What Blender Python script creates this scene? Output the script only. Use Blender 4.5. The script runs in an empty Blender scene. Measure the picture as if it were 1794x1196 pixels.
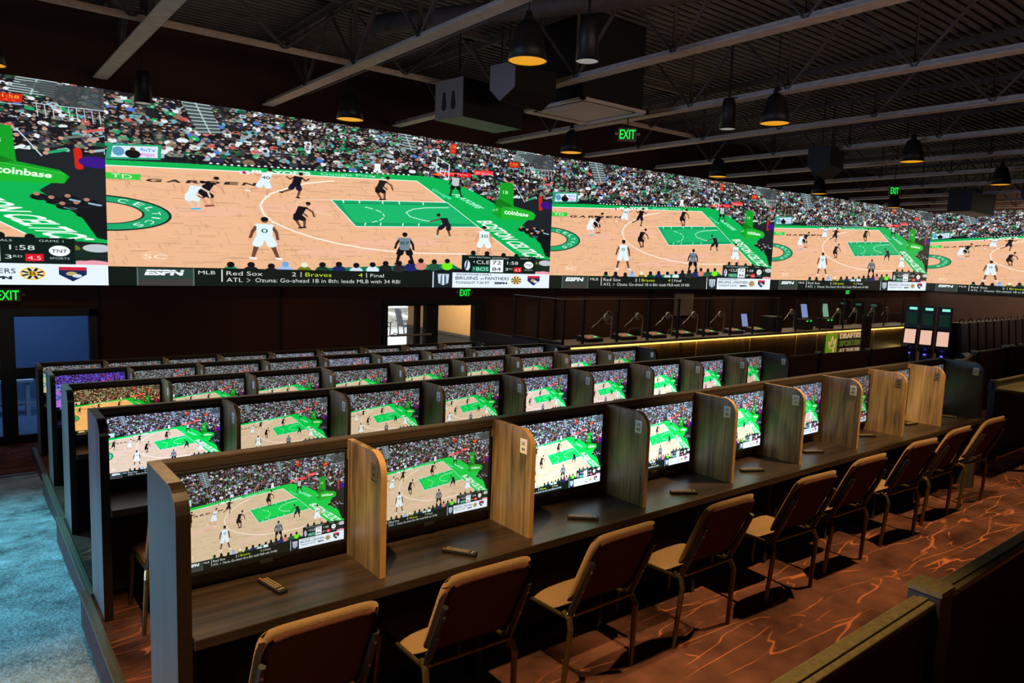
import bpy, bmesh, math, random
import numpy as np
from mathutils import Matrix, Vector

scene = bpy.context.scene
col = scene.collection
H = 3.33                      # eye height above the main floor (metres)

# ------------------------------------------------------------------ camera
F_PX = 1255.42
yaw, pitch, roll = 0.66858, 0.11163, 0.03575
cy_, sy_, cp_, sp_ = math.cos(yaw), math.sin(yaw), math.cos(pitch), math.sin(pitch)
fwd = Vector((sy_*cp_, cy_*cp_, -sp_)); rgt = Vector((cy_, -sy_, 0)); upv = rgt.cross(fwd)
r2 = math.cos(roll)*rgt + math.sin(roll)*upv
u2 = -math.sin(roll)*rgt + math.cos(roll)*upv
cam_d = bpy.data.cameras.new('camera'); cam = bpy.data.objects.new('camera', cam_d); col.objects.link(cam)
m = Matrix((r2, u2, -fwd)).transposed().to_4x4(); m.translation = (0, 0, H)
cam.matrix_world = m
cam_d.sensor_fit = 'HORIZONTAL'; cam_d.sensor_width = 36.0; cam_d.lens = 36.0*F_PX/1794.0
cam_d.clip_start = 0.05; cam_d.clip_end = 200
scene.camera = cam

# ------------------------------------------------------------------ world, exposure, room light
w = bpy.data.worlds.new('world'); scene.world = w; w.use_nodes = True
w.node_tree.nodes['Background'].inputs[0].default_value = (0.5, 0.6, 0.8, 1)
w.node_tree.nodes['Background'].inputs[1].default_value = 0.004
vs = scene.view_settings
vs.view_transform = 'Standard'; vs.look = 'None'; vs.gamma = 1.0; vs.use_curve_mapping = False; vs.exposure = 0.0

def spot(name, loc, target, power, color, angle=100, blend=0.6, radius=0.08, parent=None):
    d = bpy.data.lights.new(name, 'SPOT'); d.energy = power; d.color = color
    d.spot_size = math.radians(angle); d.spot_blend = blend; d.shadow_soft_size = radius
    o = bpy.data.objects.new(name, d); col.objects.link(o)
    v = Vector(target) - Vector(loc)
    o.matrix_world = Matrix.Translation(loc) @ v.to_track_quat('-Z', 'Y').to_matrix().to_4x4()
    return o
def area(name, loc, target, sx, sy, power, color, spread=180):
    d = bpy.data.lights.new(name, 'AREA'); d.shape = 'RECTANGLE'; d.size = sx; d.size_y = sy
    d.energy = power; d.color = color; d.spread = math.radians(spread)
    o = bpy.data.objects.new(name, d); col.objects.link(o)
    v = Vector(target) - Vector(loc)
    o.matrix_world = Matrix.Translation(loc) @ v.to_track_quat('-Z', 'Y').to_matrix().to_4x4()
    return o
WARM = (1.0, 0.65, 0.29)
# shaded lamps over the aisle in front of the nearest desk row
spot('pendant_light', (0.55, 1.75, H+2.29), (0.6, 2.05, 0), 1250, WARM, 74, 0.3, 0.05)
spot('pendant_light', (5.87, 1.8, H+2.29), (5.87, 2.1, 0), 1250, WARM, 76, 0.3, 0.05)
spot('pendant_light', (10.9, 1.8, H+2.29), (10.9, 2.0, 0), 700, WARM, 76, 0.3, 0.05)
# blue fill added on the left, outside the frame, with no window behind it
area('blue_side_fill', (-7.5, 7.0, H-0.6), (3.0, 6.0, H-2.4), 6.0, 2.6, 150, (0.36, 0.55, 1.0), 70)
spot('ramp_spotlight', (-1.6, 11.2, H+2.3), (-0.2, 8.4, 0.3), 2600, (0.14, 0.72, 1.0), 58, 1.0, 0.25)
# warm fill added behind the camera to brighten the roof steel
area('roof_fill_light', (7.0, -2.6, H+0.6), (7.5, 7.0, H+3.6), 14.0, 1.2, 70, (1.0, 0.74, 0.55), 80)
# warm area light added to brighten the brown side wall
area('side_wall_fill', (31.5, 6.5, H+2.2), (35.1, 6.5, H-1.5), 6.0, 0.4, 160, (1.0, 0.66, 0.5))
# downlight above the cashier booth
spot('booth_downlight', (14.0, 12.4, H+1.2), (14.0, 12.4, 0), 120, (1.0, 0.72, 0.45), 150, 0.8, 0.1)
spot('booth_downlight', (20.5, 12.4, H+1.2), (20.5, 12.4, 0), 120, (1.0, 0.72, 0.45), 150, 0.8, 0.1)

# ------------------------------------------------------------------ materials
MATS = {}
def mat(name, color, rough=0.6, metal=0.0, noise=0.0, nscale=20, bump=0.0, emit=None, estr=1.0, spec=0.5):
    if name in MATS: return MATS[name]
    mt = bpy.data.materials.new(name); mt.use_nodes = True; MATS[name] = mt
    nt = mt.node_tree; b = nt.nodes['Principled BSDF']
    b.inputs['Base Color'].default_value = (*color, 1); b.inputs['Roughness'].default_value = rough
    b.inputs['Metallic'].default_value = metal; b.inputs['Specular IOR Level'].default_value = spec
    tc = nt.nodes.new('ShaderNodeTexCoord'); n = nt.nodes.new('ShaderNodeTexNoise')
    n.inputs['Scale'].default_value = nscale; n.inputs['Detail'].default_value = 4
    nt.links.new(tc.outputs['Object'], n.inputs['Vector'])
    r = nt.nodes.new('ShaderNodeValToRGB')
    k = 1 - noise; q = 1 + noise
    r.color_ramp.elements[0].position = 0.3; r.color_ramp.elements[1].position = 0.7
    r.color_ramp.elements[0].color = (color[0]*k, color[1]*k, color[2]*k, 1)
    r.color_ramp.elements[1].color = (min(1, color[0]*q), min(1, color[1]*q), min(1, color[2]*q), 1)
    nt.links.new(n.outputs['Fac'], r.inputs['Fac']); nt.links.new(r.outputs['Color'], b.inputs['Base Color'])
    if bump:
        bp = nt.nodes.new('ShaderNodeBump'); bp.inputs['Strength'].default_value = bump; bp.inputs['Distance'].default_value = 0.01
        nt.links.new(n.outputs['Fac'], bp.inputs['Height']); nt.links.new(bp.outputs['Normal'], b.inputs['Normal'])
    if emit:
        b.inputs['Emission Color'].default_value = (*emit, 1); b.inputs['Emission Strength'].default_value = estr
    return mt
def wood(name, dark, light, axis, rough=0.45, scale=1.0, knots=0.0):
    """procedural timber; axis = direction of the grain (0 x, 1 y, 2 z)"""
    mt = bpy.data.materials.new(name); mt.use_nodes = True; MATS[name] = mt
    nt = mt.node_tree; b = nt.nodes['Principled BSDF']; b.inputs['Roughness'].default_value = rough
    L = nt.links.new; N = nt.nodes.new
    tc = N('ShaderNodeTexCoord'); gm = N('ShaderNodeNewGeometry'); mp = N('ShaderNodeMapping')
    s = [22*scale]*3; s[axis] = 1.1*scale; mp.inputs['Scale'].default_value = s
    L(gm.outputs['Position'], mp.inputs['Vector'])
    n1 = N('ShaderNodeTexNoise'); n1.inputs['Scale'].default_value = 1.0; n1.inputs['Detail'].default_value = 6
    n1.inputs['Distortion'].default_value = 0.6 + knots; L(mp.outputs['Vector'], n1.inputs['Vector'])
    mp2 = N('ShaderNodeMapping'); s2 = [5*scale]*3; s2[axis] = 1.2*scale; mp2.inputs['Scale'].default_value = s2
    L(gm.outputs['Position'], mp2.inputs['Vector'])
    n2 = N('ShaderNodeTexNoise'); n2.inputs['Scale'].default_value = 1.0; n2.inputs['Detail'].default_value = 3
    n2.inputs['Distortion'].default_value = 1.5*knots; L(mp2.outputs['Vector'], n2.inputs['Vector'])
    mx = N('ShaderNodeMath'); mx.operation = 'ADD'; L(n1.outputs['Fac'], mx.inputs[0]); L(n2.outputs['Fac'], mx.inputs[1])
    hf = N('ShaderNodeMath'); hf.operation = 'MULTIPLY'; hf.inputs[1].default_value = 0.5; L(mx.outputs[0], hf.inputs[0])
    r = N('ShaderNodeValToRGB'); r.color_ramp.elements[0].position = 0.36; r.color_ramp.elements[1].position = 0.62
    r.color_ramp.elements[0].color = (*dark, 1); r.color_ramp.elements[1].color = (*light, 1)
    L(hf.outputs[0], r.inputs['Fac']); L(r.outputs['Color'], b.inputs['Base Color'])
    bp = N('ShaderNodeBump'); bp.inputs['Strength'].default_value = 0.15; bp.inputs['Distance'].default_value = 0.004
    L(hf.outputs[0], bp.inputs['Height']); L(bp.outputs['Normal'], b.inputs['Normal'])
    return mt
M_DESK = wood('desk_laminate', (0.007, 0.0042, 0.0025), (0.038, 0.023, 0.015), 0, 0.34)
M_DIV = wood('divider_laminate', (0.085, 0.053, 0.028), (0.40, 0.26, 0.13), 2, 0.45, 1.0, 0.9)
M_BACK = wood('back_panel_laminate', (0.022, 0.013, 0.008), (0.055, 0.034, 0.020), 0, 0.5)
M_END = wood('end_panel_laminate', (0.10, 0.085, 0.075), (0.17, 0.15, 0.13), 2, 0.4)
M_END_R = wood('shaded_end_panel_laminate', (0.022, 0.019, 0.019), (0.045, 0.041, 0.041), 2, 0.4)  # right ends: same laminate, their shade put into a darker colour
M_EDGE_D = mat('dark_bronze_edge', (0.020, 0.012, 0.008), 0.28, 0.3)
M_EDGE = mat('edge_band', (0.42, 0.24, 0.09), 0.35, 0.0, 0.1)
M_CAP = mat('top_cap', (0.055, 0.038, 0.026), 0.35, 0.0, 0.15)
M_BLACK = mat('black_plastic', (0.010, 0.010, 0.011), 0.35, 0, 0.1)
M_MATTE = mat('matte_black', (0.008, 0.007, 0.007), 0.8, 0, 0.1)
M_FABRIC = mat('tan_fabric', (0.235, 0.142, 0.068), 0.95, 0, 0.22, 260, 0.35, spec=0.1)
M_FABRIC_B = mat('brown_back_fabric', (0.085, 0.030, 0.020), 0.95, 0, 0.2, 220, 0.3, spec=0.1)
M_LEG = mat('bronze_leg', (0.15, 0.105, 0.04), 0.3, 0.8, 0.2, 30)
M_PLATE = mat('white_plate', (0.85, 0.83, 0.79), 0.4)
M_INK = mat('black_ink', (0.01, 0.01, 0.01), 0.6)
M_WALL = mat('dark_wall_panel', (0.070, 0.032, 0.022), 0.9, 0, 0.25, 60, 0.2, spec=0.2)
M_WALLR = mat('brown_side_wall', (0.26, 0.16, 0.12), 0.8, 0, 0.08, 4, spec=0.2)
M_FRAME = mat('black_door_frame', (0.009, 0.008, 0.008), 0.5)
M_STEEL = mat('painted_joist_steel', (0.56, 0.43, 0.36), 0.6, 0.0, 0.15, 8)
M_STEEL_D = mat('dark_truss_steel', (0.085, 0.06, 0.055), 0.7, 0.0, 0.2, 8)
M_DECK = mat('dark_roof_deck', (0.13, 0.105, 0.098), 0.55, 0.2, 0.2, 3)
M_SHADE = mat('black_lamp_shade', (0.013, 0.010, 0.009), 0.5, 0.2, 0.1)
M_CHROME = mat('brushed_metal', (0.62, 0.56, 0.50), 0.35, 0.55, 0.1, 40)
M_FENCE = mat('fence_panel_fabric', (0.075, 0.030, 0.020), 0.85, 0, 0.25, 200, 0.2, spec=0.15)
M_RAIL = mat('bronze_rail', (0.12, 0.095, 0.04), 0.4, 0.5, 0.25, 60)
M_STRIP = mat('metal_nosing', (0.16, 0.15, 0.11), 0.35, 0.6, 0.2, 40)
def emis(name, c, s=1.0):
    return mat(name, tuple(x*0.2 for x in c), 0.5, 0, 0, emit=c, estr=s)
M_GREEN = emis('exit_green', (0.01, 0.85, 0.06), 1.1)
M_AMBER = emis('amber_lamp_glow', (0.80, 0.34, 0.012), 0.95)
M_GREY_LENS = emis('pale_lamp_lens', (0.32, 0.29, 0.27), 0.8)
M_LEDSTRIP = emis('warm_led_strip', (1.0, 0.55, 0.10), 3.0)
M_REDL = emis('red_indicator', (1.0, 0.06, 0.02), 1.2)
M_GRNL = emis('green_indicator', (0.05, 1.0, 0.12), 1.2)
M_BLUEL = emis('blue_indicator', (0.15, 0.10, 1.0), 1.5)
M_SCR_B = emis('blue_terminal_screen', (0.30, 0.38, 0.75), 0.8)
M_SCR_G = emis('green_terminal_screen', (0.25, 0.5, 0.33), 0.8)
M_SCR_P = emis('peach_kiosk_screen', (0.9, 0.55, 0.42), 0.9)
M_SCR_T = emis('teal_kiosk_header', (0.3, 0.95, 0.75), 0.9)
M_SCR_K = emis('dim_kiosk_screen', (0.004, 0.022, 0.010), 0.8)
def glass(name, tint=(1, 1, 1), a=0.12, rough=0.02):
    mt = bpy.data.materials.new(name); mt.use_nodes = True; nt = mt.node_tree
    for n in list(nt.nodes): nt.nodes.remove(n)
    out = nt.nodes.new('ShaderNodeOutputMaterial'); mx = nt.nodes.new('ShaderNodeMixShader')
    t = nt.nodes.new('ShaderNodeBsdfTransparent'); t.inputs[0].default_value = (*tint, 1)
    g = nt.nodes.new('ShaderNodeBsdfGlossy'); g.inputs['Roughness'].default_value = rough
    fr = nt.nodes.new('ShaderNodeLayerWeight'); fr.inputs['Blend'].default_value = 0.5
    pw = nt.nodes.new('ShaderNodeMath'); pw.operation = 'POWER'; pw.inputs[1].default_value = 5
    sc = nt.nodes.new('ShaderNodeMath'); sc.operation = 'MULTIPLY_ADD'; sc.inputs[1].default_value = 0.5; sc.inputs[2].default_value = 0.025
    nt.links.new(fr.outputs['Facing'], pw.inputs[0]); nt.links.new(pw.outputs[0], sc.inputs[0])
    nt.links.new(sc.outputs[0], mx.inputs[0]); nt.links.new(t.outputs[0], mx.inputs[1]); nt.links.new(g.outputs[0], mx.inputs[2])
    nt.links.new(mx.outputs[0], out.inputs[0]); MATS[name] = mt
    return mt
M_GLASS = glass('clear_glass', (0.93, 0.95, 0.95))
M_GLASS_D = glass('door_glass', (0.75, 0.85, 0.95))

def carpet():
    mt = bpy.data.materials.new('rust_carpet'); mt.use_nodes = True; nt = mt.node_tree; L = nt.links.new; N = nt.nodes.new
    b = nt.nodes['Principled BSDF']; b.inputs['Roughness'].default_value = 0.95; b.inputs['Specular IOR Level'].default_value = 0.1
    g = N('ShaderNodeNewGeometry')
    n0 = N('ShaderNodeTexNoise'); n0.inputs['Scale'].default_value = 3.2; n0.inputs['Detail'].default_value = 7; L(g.outputs['Position'], n0.inputs['Vector'])
    r0 = N('ShaderNodeValToRGB'); r0.color_ramp.elements[0].position = 0.3; r0.color_ramp.elements[1].position = 0.72
    r0.color_ramp.elements[0].color = (0.032, 0.012, 0.008, 1); r0.color_ramp.elements[1].color = (0.130, 0.050, 0.032, 1)
    L(n0.outputs['Fac'], r0.inputs['Fac'])
    last = r0.outputs['Color']
    for i, (ang, sc, st, seed) in enumerate([(0.5, 1.9, 0.38, 0.0), (-0.45, 1.6, 0.34, 5.3), (1.1, 1.6, 0.42, 11.1), (2.3, 1.7, 0.36, 17.7)]):
        mp = N('ShaderNodeMapping'); mp.inputs['Rotation'].default_value = (0, 0, ang); mp.inputs['Scale'].default_value = (sc*st, sc*1.7, 1)
        mp.inputs['Location'].default_value = (seed, seed*0.7, 0); L(g.outputs['Position'], mp.inputs['Vector'])
        wn = N('ShaderNodeTexNoise'); wn.inputs['Scale'].default_value = 1.3; wn.inputs['Detail'].default_value = 2; L(mp.outputs['Vector'], wn.inputs['Vector'])
        ad = N('ShaderNodeMixRGB'); ad.blend_type = 'ADD'; ad.inputs['Fac'].default_value = 1.0; L(mp.outputs['Vector'], ad.inputs['Color1']); L(wn.outputs['Color'], ad.inputs['Color2'])
        vo = N('ShaderNodeTexVoronoi'); vo.feature = 'DISTANCE_TO_EDGE'; vo.voronoi_dimensions = '2D'; vo.inputs['Scale'].default_value = 0.9; L(ad.outputs['Color'], vo.inputs['Vector'])
        th = N('ShaderNodeMapRange'); th.inputs['From Min'].default_value = 0.003; th.inputs['From Max'].default_value = 0.014
        th.inputs['To Min'].default_value = 1; th.inputs['To Max'].default_value = 0; L(vo.outputs['Distance'], th.inputs['Value'])
        mn = N('ShaderNodeTexNoise'); mn.inputs['Scale'].default_value = 1.9; mn.inputs['Detail'].default_value = 2; L(mp.outputs['Vector'], mn.inputs['Vector'])
        mr = N('ShaderNodeMapRange'); mr.inputs['From Min'].default_value = 0.49; mr.inputs['From Max'].default_value = 0.57; L(mn.outputs['Fac'], mr.inputs['Value'])
        mu = N('ShaderNodeMath'); mu.operation = 'MULTIPLY'; L(th.outputs['Result'], mu.inputs[0]); L(mr.outputs['Result'], mu.inputs[1])
        m2 = N('ShaderNodeMath'); m2.operation = 'MULTIPLY'; m2.inputs[1].default_value = 0.8; L(mu.outputs[0], m2.inputs[0])
        mx = N('ShaderNodeMixRGB'); L(m2.outputs[0], mx.inputs['Fac']); L(last, mx.inputs['Color1']); mx.inputs['Color2'].default_value = (0.42, 0.125, 0.045, 1)
        last = mx.outputs['Color']
    fn = N('ShaderNodeTexNoise'); fn.inputs['Scale'].default_value = 160; L(g.outputs['Position'], fn.inputs['Vector'])
    bp = N('ShaderNodeBump'); bp.inputs['Strength'].default_value = 0.4; bp.inputs['Distance'].default_value = 0.01
    L(fn.outputs['Fac'], bp.inputs['Height']); L(bp.outputs['Normal'], b.inputs['Normal'])
    L(last, b.inputs['Base Color']); return mt
M_CARPET = carpet()
def concrete():
    mt = bpy.data.materials.new('sealed_concrete'); mt.use_nodes = True; nt = mt.node_tree; L = nt.links.new; N = nt.nodes.new
    b = nt.nodes['Principled BSDF']
    g = N('ShaderNodeNewGeometry')
    n0 = N('ShaderNodeTexNoise'); n0.inputs['Scale'].default_value = 2.6; n0.inputs['Detail'].default_value = 12; n0.inputs['Roughness'].default_value = 0.82; L(g.outputs['Position'], n0.inputs['Vector'])
    r0 = N('ShaderNodeValToRGB'); r0.color_ramp.elements[0].position = 0.36; r0.color_ramp.elements[1].position = 0.68
    r0.color_ramp.elements[0].color = (0.018, 0.024, 0.026, 1); r0.color_ramp.elements[1].color = (0.50, 0.58, 0.56, 1)
    L(n0.outputs['Fac'], r0.inputs['Fac']); L(r0.outputs['Color'], b.inputs['Base Color'])
    rr = N('ShaderNodeMapRange'); rr.inputs['To Min'].default_value = 0.24; rr.inputs['To Max'].default_value = 0.5; L(n0.outputs['Fac'], rr.inputs['Value']); L(rr.outputs['Result'], b.inputs['Roughness'])
    n1 = N('ShaderNodeTexNoise'); n1.inputs['Scale'].default_value = 35; n1.inputs['Detail'].default_value = 6; L(g.outputs['Position'], n1.inputs['Vector'])
    bp = N('ShaderNodeBump'); bp.inputs['Strength'].default_value = 0.8; bp.inputs['Distance'].default_value = 0.02
    L(n1.outputs['Fac'], bp.inputs['Height']); L(bp.outputs['Normal'], b.inputs['Normal']); return mt
M_CONC = concrete()

# ------------------------------------------------------------------ mesh helpers
class MB:
    def __init__(s): s.v = []; s.f = []; s.mi = []; s.cur = 0
    def add(s, v, f):
        o = len(s.v); s.v += [tuple(p) for p in v]; s.f += [tuple(o+i for i in q) for q in f]; s.mi += [s.cur]*len(f); return s
    def box(s, a, b, rot=None, c=None):
        x0, y0, z0 = a; x1, y1, z1 = b
        v = [Vector(p) for p in ((x0,y0,z0),(x1,y0,z0),(x1,y1,z0),(x0,y1,z0),(x0,y0,z1),(x1,y0,z1),(x1,y1,z1),(x0,y1,z1))]
        if rot is not None:
            c = Vector(c) if c is not None else (Vector(a)+Vector(b))/2
            v = [rot @ (p-c) + c for p in v]
        return s.add(v, [(0,3,2,1),(4,5,6,7),(0,1,5,4),(1,2,6,5),(2,3,7,6),(3,0,4,7)])
    def tube(s, pts, r, n=8, caps=True):
        pts = [Vector(p) for p in pts]; rs = r if isinstance(r, (list, tuple)) else [r]*len(pts)
        v = []; f = []; prev = None
        for i, p in enumerate(pts):
            d = (pts[min(i+1, len(pts)-1)] - pts[max(i-1, 0)]).normalized()
            if prev is None:
                a = d.cross(Vector((0,0,1))) if abs(d.z) < 0.9 else d.cross(Vector((1,0,0)))
            else:
                a = prev - d*prev.dot(d)
            a.normalize(); prev = a; b = d.cross(a)
            for k in range(n):
                t = 2*math.pi*k/n + math.pi/n
                v.append(p + rs[i]*(a*math.cos(t) + b*math.sin(t)))
        for i in range(len(pts)-1):
            for k in range(n):
                k2 = (k+1) % n; f.append((i*n+k, i*n+k2, (i+1)*n+k2, (i+1)*n+k))
        if caps: f.append(tuple(range(n-1, -1, -1))); f.append(tuple((len(pts)-1)*n+k for k in range(n)))
        return s.add(v, f)
    def lathe(s, prof, c=(0,0,0), n=28):
        v = []; f = []
        for r, z in prof:
            for k in range(n):
                t = 2*math.pi*k/n; v.append((c[0]+r*math.cos(t), c[1]+r*math.sin(t), c[2]+z))
        for i in range(len(prof)-1):
            for k in range(n):
                k2 = (k+1) % n; f.append((i*n+k, i*n+k2, (i+1)*n+k2, (i+1)*n+k))
        return s.add(v, f)
    def prism(s, poly, axis, a, b):
        """extrude a 2-D outline along an axis: outline in the two other axes, in order"""
        def P(q, t):
            return {0: (t, q[0], q[1]), 1: (q[0], t, q[1]), 2: (q[0], q[1], t)}[axis]
        n = len(poly); v = [P(q, a) for q in poly] + [P(q, b) for q in poly]
        f = [tuple(range(n)), tuple(range(2*n-1, n-1, -1))] + [(i, n+i, n+(i+1) % n, (i+1) % n) for i in range(n)]
        return s.add(v, f)
    def obj(s, name, mats, parent=None, smooth=False, bevel=0.0, loc=None, fix=True):
        me = bpy.data.meshes.new(name); me.from_pydata(s.v, [], s.f)
        for mt in (mats if isinstance(mats, (list, tuple)) else [mats]): me.materials.append(mt)
        if len(me.materials) > 1: me.polygons.foreach_set('material_index', s.mi)
        if fix:
            bm = bmesh.new(); bm.from_mesh(me); bmesh.ops.recalc_face_normals(bm, faces=bm.faces); bm.to_mesh(me); bm.free()
        if smooth: me.polygons.foreach_set('use_smooth', [True]*len(me.polygons))
        o = bpy.data.objects.new(name, me); col.objects.link(o)
        if parent is not None: o.parent = parent
        if loc is not None: o.location = loc
        if bevel:
            bv = o.modifiers.new('bevel', 'BEVEL'); bv.width = bevel; bv.segments = 2; bv.limit_method = 'ANGLE'
        return o
def box(name, a, b, mt, parent=None, bevel=0.0): return MB().box(a, b).obj(name, mt, parent, bevel=bevel)
def tag(o, label=None, cat=None, group=None, kind=None):
    if label: o['label'] = label
    if cat: o['category'] = cat
    if group: o['group'] = group
    if kind: o['kind'] = kind
    return o
def empty(name, loc, label, cat, group=None, rz=0.0):
    o = bpy.data.objects.new(name, None); col.objects.link(o); o.location = loc; o.rotation_euler = (0, 0, rz); o.empty_display_size = 0.1
    return tag(o, label, cat, group)
def struct(o): o['kind'] = 'structure'; return o
def dup(root, loc, rz, label, group=None):
    r = root.copy(); col.objects.link(r); r.location = loc; r.rotation_euler = (0, 0, rz); r['label'] = label
    if group: r['group'] = group
    for ch in list(root.children):
        c = ch.copy(); col.objects.link(c); c.parent = r
        for g in list(ch.children):
            d = g.copy(); col.objects.link(d); d.parent = c
    return r
_font_cache = {}
def text_mesh(s, bold=0.0):
    """triangulated outline of a word, cap height about 0.7, starting at x = 0"""
    key = (s, bold)
    if key in _font_cache: return _font_cache[key]
    cu = bpy.data.curves.new('txt', 'FONT'); cu.body = s; cu.size = 1.0; cu.offset = bold; cu.resolution_u = 3
    o = bpy.data.objects.new('txt', cu); col.objects.link(o)
    me = bpy.data.meshes.new_from_object(o.evaluated_get(bpy.context.evaluated_depsgraph_get()))
    me.calc_loop_triangles()
    v = [(p.co.x, p.co.y) for p in me.vertices]; t = [tuple(x.vertices) for x in me.loop_triangles]
    bpy.data.objects.remove(o); bpy.data.curves.remove(cu); bpy.data.meshes.remove(me)
    _font_cache[key] = (v, t); return v, t
def text_obj(s, name, mt, parent, origin, xdir, zdir, height, width=None, depth=0.004, bold=0.02, center=False):
    v, t = text_mesh(s, bold); xs = [p[0] for p in v]; ys = [p[1] for p in v]
    x0, x1, y0, y1 = min(xs), max(xs), min(ys), max(ys); sc = height/(y1-y0); sx = (width/(x1-x0)) if width else sc
    X = Vector(xdir).normalized(); Z = Vector(zdir).normalized(); O = Vector(origin); Nn = X.cross(Z)
    off = (x1-x0)/2 if center else 0
    a = [O + X*(p[0]-x0-off)*sx + Z*(p[1]-y0)*sc + Nn*depth for p in v]; b = [O + X*(p[0]-x0-off)*sx + Z*(p[1]-y0)*sc for p in v]
    n = len(a); f = [tri for tri in t] + [tuple(n+i for i in reversed(tri)) for tri in t]
    # side walls on boundary edges
    ec = {}
    for tri in t:
        for i in range(3):
            e = (tri[i], tri[(i+1) % 3]); k = tuple(sorted(e)); ec.setdefault(k, []).append(e)
    for k, es in ec.items():
        if len(es) == 1:
            i, j = es[0]; f.append((j, i, n+i, n+j))
    mb = MB(); mb.add(a+b, f); return mb.obj(name, mt, parent)
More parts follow.
